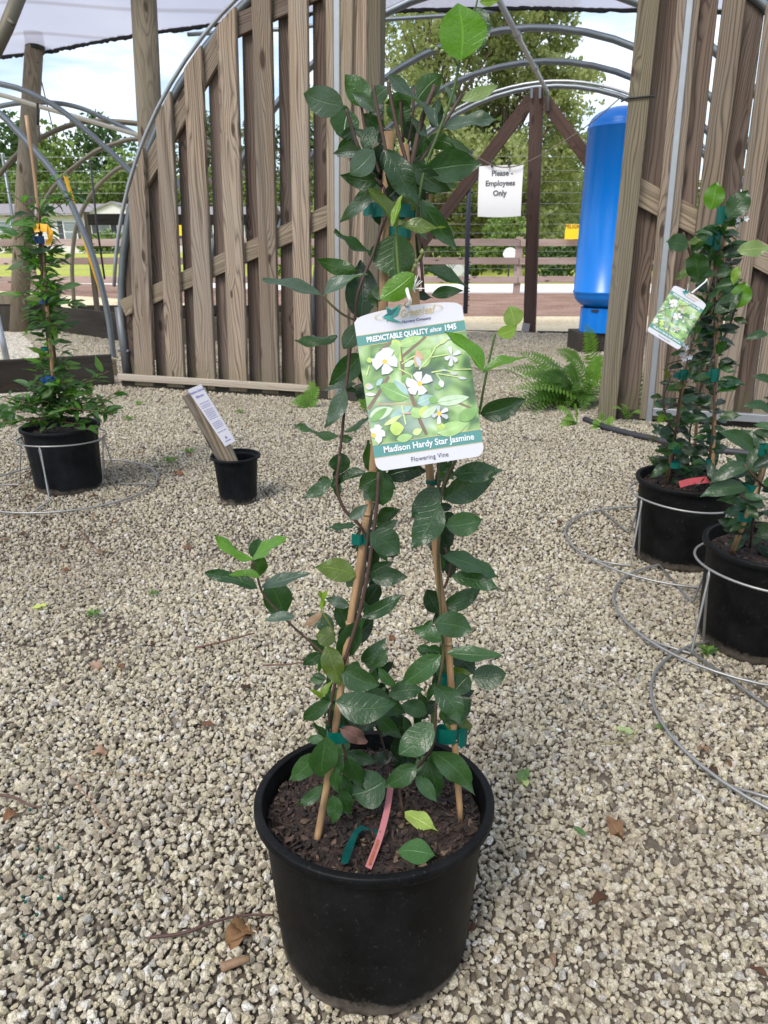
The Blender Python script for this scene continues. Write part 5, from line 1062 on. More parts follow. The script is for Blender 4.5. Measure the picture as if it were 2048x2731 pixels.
    flower((522, 808), [(430, 720), (565, 645), (668, 790), (565, 945), (385, 850)], 165); flower((885, 1040), [(850, 905), (1010, 950), (930, 1160), (775, 1155), (722, 1030)], 130); flower((1225, 745), [(1200, 640), (1325, 690), (1290, 810), (1215, 870), (1150, 790)], 62, 'w', False); flower((1080, 1355), [(1065, 1265), (1180, 1295), (1185, 1400), (1080, 1480), (1000, 1390)], 62, 'w2'); flower((390, 1585), [(450, 1460), (520, 1545), (480, 1650), (385, 1500)], 105)
    # logo leaf and oval
    P_([(500, 342), (560, 300), (550, 225), (605, 255), (708, 200), (668, 310), (600, 345), (726, 402), (640, 388), (560, 365), (552, 390), (545, 350)], 'g3')
    layers[-1] = (layers[-1][0], dteal); P_([(520, 330), (560, 300), (560, 245), (610, 268), (690, 225), (610, 320)], 'g3'); layers[-1] = (layers[-1][0], dk)
    for k in range(44):
        a0, a1 = 2 * math.pi * k / 44, 2 * math.pi * (k + 1) / 44
        def el(a, q): x, y = 357 * math.cos(a) * q, 62 * math.sin(a) * q; ca, sa = math.cos(-.155), math.sin(-.155); return tl((782 + x * ca - y * sa, 282 + x * sa + y * ca))
        x_ = 782 + 357 * math.cos((a0 + a1) / 2)
        if 515 < x_ < 690: continue
        zc[0] += .00001; poly([el(a0, .985), el(a1, .985), el(a1, 1.015), el(a0, 1.015)], zc[0], gold)
    hx, hy = tl((767, 211)); poly([(hx + .021 * math.cos(a), hy + .021 * math.sin(a)) for a in np.linspace(0, 6.28, 15)[:-1]], zc[0] + .0006, simple('tag_hole_dark', (.02, .02, .02), .8, 0, .1, 0))
    V, F, mi, ml = [], [], [], []
    for pts, m in layers:
        b = len(V); V += pts; ar = sum(pts[i][0] * pts[(i + 1) % len(pts)][1] - pts[(i + 1) % len(pts)][0] * pts[i][1] for i in range(len(pts))); f = list(range(b, b + len(pts)))
        F.append(tuple(f if ar > 0 else f[::-1]));
        if m not in ml: ml.append(m)
        mi.append(ml.index(m))
    pr_ = mesh('print', V, F, None, False, None, ml, mi)
    txt = []
    white_ink = simple('white_ink', (.70, .70, .72), .4, 0, .3, 0); gold_ink = gold; navy = simple('navy_ink', (.07, .06, .18), .5, 0, .3, 0)
    def T(s, p, size, mat, off=0.0, shear=0.0, sx=1.0, sp_=1.0):
        me_ = text_mesh(s, size, mat, off, shear, 'CENTER', sp_); x, y = p if p[0] < 2 else tl(p); me_.transform(Matrix.Translation((x, y, .0066 + (.0004 if size < .05 else 0))) @ Matrix.Diagonal((sx, 1, 1, 1))); txt.append(me_)
    T('PREDICTABLE QUALITY', (.372, yt + .049), .066, white_ink, .0028, 0, .80, 1.02); T('since', (.722, yt + .052), .062, white_ink, .0016, .45, .85); T('1945', (.862, yt + .051), .072, white_ink, .0028, 0, .80)
    T('Madison Hardy Star Jasmine', (.51, .186), .082, white_ink, .0017, 0, .90); T('Flowering Vine', (.50, .062), .060, simple('dark_grey_ink', (.10, .10, .12), .5, 0, .3, 0), .0002, 0, .90, 1.06)
    T('Greenleaf', tl((868, 278)), .098, gold_ink, .0006, .28, .82); T('Nursery Company', tl((862, 366)), .034, navy, .0006, .3, 1.05)
    return card, pr_, txt, tl((767, 211))
TG = tag_meshes()
def place_tag(origin, ex, ey, width, label, cords):
    ez = ex.cross(ey).normalized(); m = Matrix((ex * width, ey * width, ez * width)).transposed().to_4x4(); m.translation = origin
    t = empty('plant_tag', origin, label, 'plant tag'); cd_ = link('card', TG[0], t, m)
    link('print', TG[1], t, m)
    for q in TG[2]: link('lettering', q, t, m)
    hole = m @ Vector((TG[3][0], TG[3][1], .01)); tube('cord', [hole, *cords], .0022, cord_m, t, 7, 6)
    return hole
def camp(u, v, dep):
    d = ray(u, v); return CAMP + d * dep
DT = .885
o_ = camp(900 + 412 * .2532, 760 + 1968 * .2532, DT); ex = (camp(900 + 1550 * .2532, 760 + 1797 * .2532, DT) - o_); wdt = ex.length; ex.normalize()
ty_ = (camp(900 + 200 * .2532, 760 + 302 * .2532, DT) - o_).normalized(); ty_ = (ty_ - ex * ty_.dot(ex)).normalized()
place_tag(o_, ex, ty_, wdt, 'large printed jasmine tag hanging upright on the central vine', [pl(1094, 805, -.062), pl(1088, 785, -.066), pl(1084, 765, -.062), pl(1083, 745, -.06), pl(1080, 733, -.055), pl(1073, 730, -.04), pl(1070, 740, -.02)])
V, F = [], []
for k in range(10):
    a_ = pl(1102, 770, -.055); tube_geo([a_, a_ + Vector((random.uniform(-.004, .016), random.uniform(-.006, .004), random.uniform(-.004, .016)))], [.0009, .0004], 4, True, V, F)
link('cord_fray', mesh('cord_fray', V, F, cord_m), bpy.data.objects['plant_tag'])

# ------------------------------------------------------------------ wire pot stands
def stand(x, y, lab, rt=.205, rg=.39, ht=.245, ph=0.0, cx=0, cy=0):
    t = empty('wire_stand', (x, y, 0), lab, 'pot stand', 'wire stands holding the nursery pots')
    ring = lambda rr_, z, ox=0, oy=0: [(x + ox + rr_ * math.cos(a), y + oy + rr_ * math.sin(a), z + .004 * math.sin(a * 2 + x)) for a in np.linspace(0, 2 * math.pi, 49)]
    tube('top_ring', ring(rt, ht), .0036, wire_m, t, 6); tube('ground_ring', ring(rg, .024, cx, cy), .0042, wire_m, t, 6)
    for k in range(4):
        a = ph + k * math.pi / 2; f = lambda rr_, da, z: Vector((x + rr_ * math.cos(a + da), y + rr_ * math.sin(a + da), z))
        e_ = f(rg, .10, .022) + Vector((cx, cy, 0))
        tube('leg', [e_, f(rt + .045, .13, .016), f(rt + .040, .12, .022), f(rt + .006, .03, ht - .012), f(rt + .004, .015, ht + .002), f(rt + .003, -.005, ht - .012), f(rt - .022, -.03, .03), f(rt - .05, -.05, .012)], .0036, wire_m, t, 6)
    return t
# ------------------------------------------------------------------ procedural vines
def vine(parent, x, y, R0, hs, seed, n, size, kind, cols, spread, bias, sprigs=0, ctr=(0, 0), z0=.30):
    """leaf pairs carried along stems; hs = list of stem polylines in metres relative to the pot centre"""
    r_ = random.Random(seed); tot = 0
    for si, st_ in enumerate(hs):
        P_ = catmull([Vector((x + p[0], y + p[1], p[2])) for p in st_], 8); cum = [0]
        for a_, b_ in zip(P_[:-1], P_[1:]): cum.append(cum[-1] + (b_ - a_).length)
        m = int(n * cum[-1] / sum_len(hs))
        for k in range(m):
            s = cum[-1] * (k + r_.uniform(0, .8)) / m; i_ = max(0, min(len(P_) - 2, int(np.searchsorted(cum, s)) - 1)); f = (s - cum[i_]) / max(1e-6, cum[i_ + 1] - cum[i_]); p = P_[i_].lerp(P_[i_ + 1], f); tg = (P_[i_ + 1] - P_[i_]).normalized()
            ang = r_.uniform(0, 6.283); rad = Vector((math.cos(ang), math.sin(ang), 0)); rad = (rad - tg * rad.dot(tg)).normalized()
            d = (rad + tg * r_.uniform(-.4, .5) + Vector((0, 0, bias * r_.random()))).normalized(); p0 = p + rad * r_.uniform(.004, spread) ; L = size * r_.uniform(.6, 1.15)
            nn = (Vector((0, 0, 1)) + (CAMP - p0).normalized() * r_.uniform(.1, 1.0) + Vector((r_.uniform(-.4, .4), r_.uniform(-.4, .4), 0)))
            nn = (CAMP - p0).normalized() * (.9 if kind == 'jas' else .4) + nn * .6; c_ = cols[r_.randrange(len(cols))]; c_ = tuple(q * r_.uniform(.8, 1.25) for q in c_)
            link('leaf', leaf_proto(kind, r_.randrange(8)), parent, basis(p0, d, nn, L, L), c_); tot += 1
    return tot
def extra_leaves(parent, x, y, hs, seed, n, size, kind, spread, bias):
    r_ = random.Random(seed); V, F, U = [], [], []; pv, pf, pu = leaf_geo(1, .46 if kind == 'jas' else .34, .25, .35, .06, .8 if kind == 'jas' else .75, seed, 4, 1, .85)
    tot = sum_len(hs)
    for st_ in hs:
        P_ = catmull([Vector((x + p[0], y + p[1], p[2])) for p in st_], 8)
        for k in range(max(1, int(n * sum_len([st_]) / tot))):
            i_ = r_.randrange(len(P_) - 1); p = P_[i_].lerp(P_[i_ + 1], r_.random()); ang = r_.uniform(0, 6.283); rad = Vector((math.cos(ang), math.sin(ang), 0)); d = (rad + Vector((0, 0, r_.uniform(-.4, .5 + bias)))).normalized()
            L = size * r_.uniform(.55, 1.1); m = basis(p + rad * r_.uniform(.002, spread), d, Vector((r_.uniform(-.5, .5), r_.uniform(-.6, .2), 1)), L, L); b = len(V)
            V += [m @ v_ for v_ in pv]; U += pu; F += [tuple(b + q for q in f) for f in pf]
    return prop(link('foliage', mesh('foliage', V, F, soft_leaf if kind == 'nar' else jas_leaf, True, U), parent, None, (.035, .09, .020) if kind == 'nar' else (.012, .034, .015)), kind='stuff')
def sum_len(hs): return sum(sum((Vector(b) - Vector(a)).length for a, b in zip(s[:-1], s[1:])) for s in hs)
def W3(x, y, u, v, dy=0.0):
    p = yp(u, v, y + dy); return (p.x - x, p.y - y, p.z)
jc = [LC['d'], LC['D'], LC['d'], LC['D'], (.022, .045, .028), LC['g'], LC['l'], LC['d']]
# right-hand jasmine 1
X1, Y1 = 1.06, 2.36
j1 = empty('potted_vine', (X1, Y1, 0), 'staked jasmine in a black pot before the right wall, farther of the right pair', 'potted plant', 'staked jasmines in black pots on wire stands')
pot(j1, Matrix.Translation((X1, Y1, 0)), .170, .148, .305, pot_m, 0, .275, 11, 900)
st1 = [[gp(1776, 1293, .275), yp(1833, 980, Y1 - .06), yp(1885, 780, Y1 - .02), yp(1925, 600, Y1)], [gp(1897, 1310, .275), yp(1902, 1200, Y1 - .10), yp(1915, 860, Y1 - .03), yp(1928, 690, Y1), yp(1937, 553, Y1)], [gp(1850, 1240, .275), yp(1870, 1000, Y1 + .08), yp(1932, 600, Y1 + .02)]]
for q in st1: stake(j1, q, .0062)
rel = lambda q: (q.x - X1, q.y - Y1, q.z)
S1 = [[rel(gp(1790, 1280, .28)), W3(X1, Y1, 1800, 1180, -.06), W3(X1, Y1, 1812, 1060, -.07), W3(X1, Y1, 1845, 920, -.06), W3(X1, Y1, 1890, 780, -.04), W3(X1, Y1, 1918, 640, 0)],
      [rel(gp(1880, 1290, .28)), W3(X1, Y1, 1895, 1200, -.11), W3(X1, Y1, 1908, 1000, -.09), W3(X1, Y1, 1905, 880, -.05), W3(X1, Y1, 1912, 700, -.03), W3(X1, Y1, 1935, 560, 0)],
      [rel(gp(1850, 1270, .28)), W3(X1, Y1, 1840, 1150, .02), W3(X1, Y1, 1880, 1000, .05), W3(X1, Y1, 1925, 820, .03), W3(X1, Y1, 1930, 600, .02)]]
SP1 = [[W3(X1, Y1, 1790, 1150, -.06), W3(X1, Y1, 1768, 1070, -.07), W3(X1, Y1, 1790, 1000, -.07)], [W3(X1, Y1, 1915, 930, -.04), W3(X1, Y1, 1945, 870, -.05), W3(X1, Y1, 1965, 810, -.06)], [W3(X1, Y1, 1868, 740, -.04), W3(X1, Y1, 1845, 690, -.05), W3(X1, Y1, 1822, 620, -.05)], [W3(X1, Y1, 1790, 1200, -.08), W3(X1, Y1, 1760, 1180, -.1), W3(X1, Y1, 1730, 1165, -.1)]]
for q in S1 + SP1: tube('stem', [Vector((X1 + p[0], Y1 + p[1], p[2])) for p in q], .0032, stem_m, j1, 6, 4, BR)
vine(j1, X1, Y1, .17, S1, 21, 250, .070, 'jas', jc, .018, .1); extra_leaves(j1, X1, Y1, S1, 24, 140, .060, 'jas', .022, .2); vine(j1, X1, Y1, .17, SP1, 22, 26, .062, 'jas', [LC['l'], LC['g'], LC['B'], LC['o']], .006, .4)
for (u, v, a, L, c_, kd) in [(1895, 560, 90, .075, 'B', 'round'), (1940, 580, 60, .085, 'g', 'round'), (1965, 668, 8, .10, 'p', 'jas'), (1836, 655, 170, .07, 'g', 'round'), (1862, 745, 110, .085, 'g', 'round'), (1960, 822, 80, .08, 'B', 'round'), (1905, 835, 45, .10, 'g', 'jas'), (1860, 860, 160, .09, 'd', 'jas'), (1852, 878, 185, .09, 'd', 'jas'), (1968, 710, 260, .055, 'y', 'jas')]:
    p0 = yp(u, v, Y1 - .10); d = Vector((math.cos(R(a)), -.15, math.sin(R(a)))); link('leaf', leaf_proto(kd, 1), j1, basis(p0, d, (CAMP - p0).normalized() + Vector((0, 0, .3)), L, L), LC[c_])
for u, v, h_ in ((1800, 1240, .02), (1895, 1232, .02), (1805, 1195, .03), (1897, 1172, .03), (1822, 1000, .03), (1905, 1000, .04), (1912, 640, .06), (1925, 575, .05)): tape_band(j1, yp(u, v, Y1 - .09 if v > 900 else Y1 - .02), .015, .013, h_, TEAL, flag=(-.02, h_ * .5) if v in (1000, 640) else None)
def florets(parent, u, v, Y, n, seed):
    r_ = random.Random(seed)
    for k in range(n):
        c = yp(u + r_.uniform(-14, 14), v + r_.uniform(-22, 22), Y + r_.uniform(-.02, .02)); V, F = [c], []; q = Matrix.Rotation(r_.uniform(0, 6), 3, 'Y') @ Matrix.Rotation(r_.uniform(-.8, .8), 3, 'X')
        for i_ in range(5):
            a = i_ * 1.2566
            for da, rr_ in ((-.35, .006), (.2, .010), (.75, .007)): V.append(c + q @ Vector((rr_ * math.cos(a + da), -.002 - rr_ * .2, rr_ * math.sin(a + da))))
            b = 1 + i_ * 3; F.append((0, b, b + 1, b + 2))
        link('flower', mesh('flower', V, F, white_plastic), parent)
florets(j1, 1975, 585, Y1 - .05, 6, 3); florets(j1, 1828, 938, Y1 - .12, 6, 4)
marker([yp(1812, 1292, Y1 - .13) , yp(1850, 1283, Y1 - .10), yp(1925, 1276, Y1 - .10)], .022, (.42, .06, .07), 'red plant label strip lying across the pot of the farther right jasmine')
hx = camp(1724.6, 882, 2.04); ex2 = (camp(1808.8, 933, 2.04) - hx); w2_ = ex2.length * 1.02; ex2.normalize(); ey2 = (camp(1827, 741.6, 2.04) - hx).normalized(); ey2 = (ey2 - ex2 * ey2.dot(ex2)).normalized()
place_tag(hx, ex2, ey2, w2_, 'smaller looking printed jasmine tag hanging tilted on the farther right jasmine', [yp(1880, 752, Y1 - .12), yp(1885, 745, Y1 - .1), yp(1890, 760, Y1 - .08)])
stand(X1, Y1, 'wire stand round the farther right jasmine pot, farthest back of the right row', rt=.187, ph=R(200), cx=.02, cy=.10)
# right-hand jasmine 2 and the pot standing just outside the picture
X2, Y2 = 1.05, 1.77
j2 = empty('potted_vine', (X2, Y2, 0), 'staked jasmine in a black pot cut by the right edge, nearer one', 'potted plant', 'staked jasmines in black pots on wire stands')
pot(j2, Matrix.Translation((X2, Y2, 0)), .170, .148, .305, pot_m, 0, .275, 12, 900)
stake(j2, [gp(1950, 1480, .275), yp(1990, 1375, Y2 - .10), yp(2055, 1190, Y2 - .08), yp(2190, 800, Y2 - .02), yp(2265, 560, Y2)], .0068); stake(j2, [gp(2130, 1470, .275), yp(2200, 1000, Y2), yp(2268, 560, Y2)], .0085)
rel = lambda q: (q.x - X2, q.y - Y2, q.z)
S2 = [[rel(gp(2000, 1460, .28)), W3(X2, Y2, 2010, 1380, -.1), W3(X2, Y2, 2040, 1250, -.08), W3(X2, Y2, 2110, 1080, -.06), W3(X2, Y2, 2230, 800, 0)], [rel(gp(2110, 1460, .28)), W3(X2, Y2, 2160, 1200, -.06), W3(X2, Y2, 2240, 850, 0), W3(X2, Y2, 2270, 560, 0)], [W3(X2, Y2, 2040, 1300, -.1), W3(X2, Y2, 2010, 1270, -.12), W3(X2, Y2, 1985, 1240, -.12)], [W3(X2, Y2, 2020, 1350, -.1), W3(X2, Y2, 1985, 1330, -.12), W3(X2, Y2, 1965, 1310, -.12)]]
for q in S2: tube('stem', [Vector((X2 + p[0], Y2 + p[1], p[2])) for p in q], .0034, stem_m, j2, 6, 4, BR)
vine(j2, X2, Y2, .17, S2, 31, 170, .070, 'jas', jc, .018, .2)
for (u, v, a, L) in [(2010, 1200, 150, .10), (2000, 1240, 200, .10), (1990, 1300, 185, .11), (2010, 1340, 170, .09), (2050, 1085, 175, .06), (2060, 1020, 160, .05), (2048, 890, 190, .05)]:
    p0 = yp(u, v, Y2 - .12); d = Vector((math.cos(R(a)), -.15, math.sin(R(a)))); link('leaf', leaf_proto('jas', 2), j2, basis(p0, d, (CAMP - p0).normalized() + Vector((0, 0, .3)), L, L), LC['d'])
for u, v in ((2005, 1303), (1988, 1375), (2045, 1200)): tape_band(j2, yp(u, v, Y2 - .09), .018, .016, .026, TEAL)
stand(X2, Y2, 'wire stand round the nearer right jasmine pot, in the middle of the right row', rt=.187, ph=R(195), cx=.045, cy=.12)
j3 = empty('potted_plant', (1.06, 1.24, 0), 'black pot at the near end of the right row, just outside the right edge', 'potted plant', 'staked jasmines in black pots on wire stands')
pot(j3, Matrix.Translation((1.06, 1.22, 0)), .170, .148, .305, pot_m, 0, .275, 13, 500)
stand(1.06, 1.22, 'wire stand nearest the camera at the right edge, its ring reaching over the gravel', rt=.187, ph=R(205), cx=-.03, cy=.15)
# left plant with narrow bright leaves
X3, Y3 = -1.475, 3.17
j4 = empty('potted_plant', (X3, Y3, 0), 'bushy plant with narrow bright green leaves in a ribbed black pot at the left edge', 'potted plant')
pot(j4, Matrix.Translation((X3, Y3, 0)), .168, .146, .300, pot_m2, 18, .262, 14, 500)
stake(j4, [gp(150, 1110, .28), yp(143, 1027, Y3 - .03), yp(101, 548, Y3 - .02), yp(70, 308, Y3)], .0072)
S4 = [[W3(X3, Y3, 150, 1110, 0), W3(X3, Y3, 135, 980, -.03), W3(X3, Y3, 118, 800, -.04), W3(X3, Y3, 108, 660, -.04), W3(X3, Y3, 104, 580, -.03)], [W3(X3, Y3, 165, 1110, -.02), W3(X3, Y3, 140, 900, .03), W3(X3, Y3, 125, 780, .03), W3(X3, Y3, 112, 640, 0)]]
r_ = random.Random(8); SB = []
def side(u, v, n_, reach, up=20, y0=-.02):
    for k in range(n_):
        du = r_.uniform(-reach, reach); vv = v + r_.uniform(-25, 25); SB.append([W3(X3, Y3, u, vv, y0), W3(X3, Y3, u + du * .55, vv - r_.uniform(-10, up), y0 + r_.uniform(-.12, .08)), W3(X3, Y3, u + du, vv - r_.uniform(-25, up * 1.5), y0 + r_.uniform(-.16, .12))])
side(104, 600, 6, 105, 90); side(110, 700, 7, 80, 25); side(118, 800, 7, 85, 15); side(125, 850, 5, 80, 0); side(132, 960, 3, 60, 15); side(150, 1085, 22, 190, 20, -.03); side(150, 1050, 12, 140, 25); side(150, 1100, 8, 200, -5, -.08)
SB += [[W3(X3, Y3, 104, 590, 0), W3(X3, Y3, 60, 540, -.05), W3(X3, Y3, 0, 500, -.05), W3(X3, Y3, -30, 480, -.05)], [W3(X3, Y3, 108, 580, 0), W3(X3, Y3, 170, 540, -.05), W3(X3, Y3, 205, 500, -.05)], [W3(X3, Y3, 100, 560, 0), W3(X3, Y3, 130, 500, -.05), W3(X3, Y3, 195, 445, -.05)], [W3(X3, Y3, 200, 1110, -.05), W3(X3, Y3, 270, 1070, -.08), W3(X3, Y3, 320, 1040, -.08)]]
for q in S4: tube('stem', [Vector((X3 + p[0], Y3 + p[1], p[2])) for p in q], .0065, stem_m, j4, 6, 4, BR)
for q in SB: tube('twig', [Vector((X3 + p[0], Y3 + p[1], p[2])) for p in q], .0017, stem_m, j4, 5, 3, (.14, .07, .03))
nc = [(.042, .11, .020), (.062, .145, .026), (.03, .078, .019), (.018, .05, .017), (.09, .18, .035)]
vine(j4, X3, Y3, .17, S4, 41, 60, .072, 'nar', nc[:4], .035, .4); vine(j4, X3, Y3, .17, SB, 42, 235, .078, 'nar', nc, .008, .3); extra_leaves(j4, X3, Y3, SB, 43, 760, .066, 'nar', .02, .3); extra_leaves(j4, X3, Y3, S4, 44, 330, .066, 'nar', .06, .2)
for u, v, h_, c_ in ((104, 640, .03, BLUE), (118, 800, .03, BLUE), (134, 1012, .035, BLUE), (128, 1025, .02, BLUE), (122, 930, .015, TEAL)): tape_band(j4, yp(u, v, Y3 - .04), .021, .02, h_, c_, flag=(-.02, .02) if v == 1012 else None)
ye = (.80, .40, .01)
V = [yp(u, v, Y3 - .15 - .004 * k) for k, (u, v) in enumerate([(84, 598), (103, 596), (106, 618), (92, 620), (106, 596), (126, 598), (142, 618), (140, 640), (132, 655), (120, 652), (128, 636), (124, 620), (108, 616)])]
link('ribbon', mesh('ribbon', V, [(0, 1, 2, 3)], tape_m), j4, None, ye); link('ribbon', mesh('ribbon', V, [(4, 5, 11, 12), (5, 6, 10, 11), (6, 7, 8, 9, 10)], tape_m), j4, None, ye)
stand(X3 + .0, 3.17, 'wire stand round the ribbed pot of the bushy plant at the left edge', rt=.19, rg=.40, ph=R(-95), cx=.0, cy=-.02)
# small pot with leaning sign board
XS, YS = -.645, 2.975
sp0 = empty('nursery_pot', (XS, YS, 0), 'small empty ribbed black pot holding the leaning sign board', 'pot')
V, F = pot_geo(.104, .080, .215, rim=.008, lip=.012, ribs=16, inner_h=.12); link('pot', mesh('pot', V, F, pot_m2, True), sp0, Matrix.Translation((XS, YS, 0)))
V, F = lathe_geo([(.0001, .03), (.084, .03)], 24); link('pot_floor', mesh('pot_floor', V, F, soil_m), sp0, Matrix.Translation((XS, YS, 0)))
for u, v in ((600, 1343), (673, 1332)): q = gp(u, v, .02); link('stone_chip', stone_col.objects[0].data, sp0, Matrix.Translation(q) @ Matrix.Scale(.014, 4))
sbd = empty('sign_board', (XS, YS, .04), 'white lettered plaque on two wooden laths leaning in the small pot', 'sign')
a_ = yp(618, 1300, 2.97); b_ = yp(500, 1052, 2.92); tn = Vector((.42, -.80, .42))
dvec = (b_ - a_).normalized(); perp = dvec.cross(tn).normalized()
plank('lath', yp(612, 1262, 2.985), yp(497, 1050, 2.93), .030, .036, wood_rail, sbd, Vector((-.8, -.6, .2))); plank('lath', yp(640, 1290, 2.96), yp(527, 1042, 2.93), .064, .026, wood_brace, sbd, tn)
c0, c1, c2, c3 = (yp(u, v, Y) for u, v, Y in ((500, 1040, 2.90), (536, 1025, 2.905), (628, 1176, 2.915), (600, 1191, 2.91)))
V = [c0, c1, c2, c3]; nn = (c1 - c0).cross(c3 - c0).normalized(); nn = nn if nn.dot(CAMP - c0) > 0 else -nn
link('plaque', mesh('plaque', V + [v_ - nn * .006 for v_ in V], [(0, 1, 2, 3), (7, 6, 5, 4), (0, 4, 5, 1), (1, 5, 6, 2), (2, 6, 7, 3), (3, 7, 4, 0)], white_plastic), sbd)
purple = simple('purple_ink', (.16, .13, .42), .5, 0, .3, 0); V, F = [], []
def bar2(t0, t1, s0, s1, wv=0):
    f = lambda s, t: c0.lerp(c1, s).lerp(c3.lerp(c2, s), t) + nn * .001
    b = len(V); V.extend([f(s0, t0), f(s1, t0), f(s1, t1), f(s0, t1)]); F.append((b, b + 1, b + 2, b + 3))
rr_ = random.Random(3)
for t0 in (.26, .30, .33, .38, .41, .44, .47, .50, .53, .60, .63, .66, .69, .76):
    s = .16
    while s < .84:
        L_ = rr_.uniform(.06, .16); bar2(t0, t0 + .009, s, min(.86, s + L_)); s += L_ + .04
for t0, s0, s1 in ((.86, .46, .54), (.875, .42, .58), (.89, .44, .56), (.93, .25, .75)): bar2(t0, t0 + .012, s0, s1)
link('lettering', mesh('lettering', V, F, purple), sbd)
ax = (c1 - c0).normalized(); ay = (c0 - c3).normalized(); ay = (ay - ax * ay.dot(ax)).normalized()
for k, tx in enumerate(('Native Scroll', 'Bloom')):
    m = Matrix((ax, ay, nn)).transposed().to_4x4(); m.translation = c0.lerp(c1, .5).lerp(c3.lerp(c2, .5), .07 + .08 * k) + nn * .0015; link('lettering', text_mesh(tx, .0125, purple, .0003), sbd, m)

# ------------------------------------------------------------------ ferns and weeds
fern_m = leaf_mat('fern_frond', .55, .35, 5, .3, .3)
def frond(parent, p0, p1, sag, wd, col, n=18, seed=0):
    r_ = random.Random(seed); p0, p1 = Vector(p0), Vector(p1); V, F, U = [], [], []
    mid = p0.lerp(p1, .5) + Vector((0, 0, sag)); P_ = catmull([p0, mid, p1], 12); d0 = (p1 - p0).normalized(); tocam = (CAMP - p0).normalized() * .7 + Vector((0, 0, .7)); sd_ = d0.cross(tocam).normalized()
    tube_geo(P_, [.0022, .0008], 4, True, V, F); U += [(.5, .5)] * len(V)
    for k in range(n):
        t = .12 + .86 * k / n; i_ = min(len(P_) - 2, int(t * (len(P_) - 1))); p = P_[i_].lerp(P_[i_ + 1], t * (len(P_) - 1) - i_); tg = (P_[i_ + 1] - P_[i_]).normalized(); L = wd * math.sin(math.pi * (t ** .7) * .93 + .12) * r_.uniform(.85, 1.1)
        for sg in (1, -1):
            d = (sd_ * sg + tg * .45 + Vector((0, 0, r_.uniform(-.15, .1)))).normalized(); w_ = tg * L * .17; b = len(V)
            V += [p - w_ * .4, p + d * L * .5 - w_ + Vector((0, 0, .002)), p + d * L, p + d * L * .5 + w_, p + w_ * .6]; U += [(.3, 0), (.2, .5), (.5, 1), (.8, .5), (.7, 0)]; F.append((b, b + 1, b + 2, b + 3, b + 4))
    return link('frond', mesh('frond', V, F, fern_m, False, U), parent, None, col)
FG = [(.060, .125, .022), (.085, .165, .028), (.040, .09, .018), (.11, .21, .035)]
fern = empty('fern', gp(1585, 1075), 'large feathery fern sprawling beside the foot of the right doorway post', 'fern')
r_ = random.Random(14)
tips = [(1372, 938, .75), (1385, 1000, .35), (1360, 1100, .2), (1480, 930, .7), (1410, 1050, .3), (1450, 1110, .12), (1500, 1125, .08), (1560, 860, 1.0), (1440, 970, .6), (1500, 980, .6), (1555, 990, .5), (1390, 1075, .2), (1550, 1100, .1), (1620, 950, .6), (1470, 1040, .4), (1525, 1045, .4), (1640, 1000, .5), (1400, 1010, .3), (1465, 1000, .3), (1420, 1080, .3), (1480, 1075, .3), (1510, 1090, .3), (1345, 1040, .3), (1375, 1120, .3), (1335, 985, .3), (1350, 1010, .3), (1362, 1065, .3), (1395, 1040, .3), (1415, 1110, .3), (1430, 1000, .3), (1340, 1090, .3)]
for k, (u, v, hz) in enumerate(tips):
    Yb = 4.75 + (k % 3) * .15; b_ = gp(1575 + r_.uniform(-35, 30), 1065 + r_.uniform(-25, 25)); Yt = 4.7 + (0.5 if v < 950 else .1) + r_.uniform(-.15, .15); frond(fern, b_, yp(u, v, Yt), .09, .085, FG[k % 3], 22, k)
for k, (u, v) in enumerate([(1505, 1120), (1480, 1085), (1530, 1080), (1490, 1140)]): b_ = gp(1540, 1132); frond(fern, b_, yp(u, v, 4.35), .03, .045, FG[3], 14, 50 + k)
f2 = empty('fern', gp(1618, 1140), 'small bright fern sprig at the foot of the right doorway post', 'fern')
for k, (u, v) in enumerate([(1580, 1128), (1600, 1102), (1640, 1120), (1575, 1150), (1625, 1150)]): frond(f2, gp(1608, 1142), yp(u, v, 4.3), .02, .04, FG[3], 10, 70 + k)
f3 = empty('fern', gp(1680, 1125), 'small pale fern frond between the right doorway post and the jasmine', 'fern')
for k, (u, v) in enumerate([(1632, 1088), (1708, 1104), (1660, 1080)]): frond(f3, gp(1672, 1122), yp(u, v, 4.35), .04, .035, FG[3], 14, 80 + k)
f4 = empty('fern', gp(820, 1088), 'small bright fern growing at the base rail of the left slatted wall', 'fern')
for k, (u, v) in enumerate([(785, 1060), (835, 1012), (800, 1085), (850, 1030), (770, 1075), (845, 1065), (818, 1040)]): frond(f4, gp(828, 1090), yp(u, v, 4.95), .03, .045, FG[3 if k % 2 else 1], 14, 90 + k)
f5 = empty('fern', gp(975, 1088), 'tuft of small fern behind the tag at the left doorway jamb', 'fern')
for k, (u, v) in enumerate([(955, 1065), (990, 1060), (965, 1090), (1000, 1085)]): frond(f5, gp(978, 1098), yp(u, v, 4.8), .03, .045, FG[1], 12, 97 + k)
f6 = empty('fern', gp(1700, 1060), 'broad green weed between the boards right of the doorway post', 'weed')
for k, (u, v) in enumerate([(1668, 950), (1690, 980), (1705, 960), (1672, 975)]): frond(f6, gp(1700, 1100), yp(u, v, 4.75), .04, .05, FG[0], 12, 110 + k)
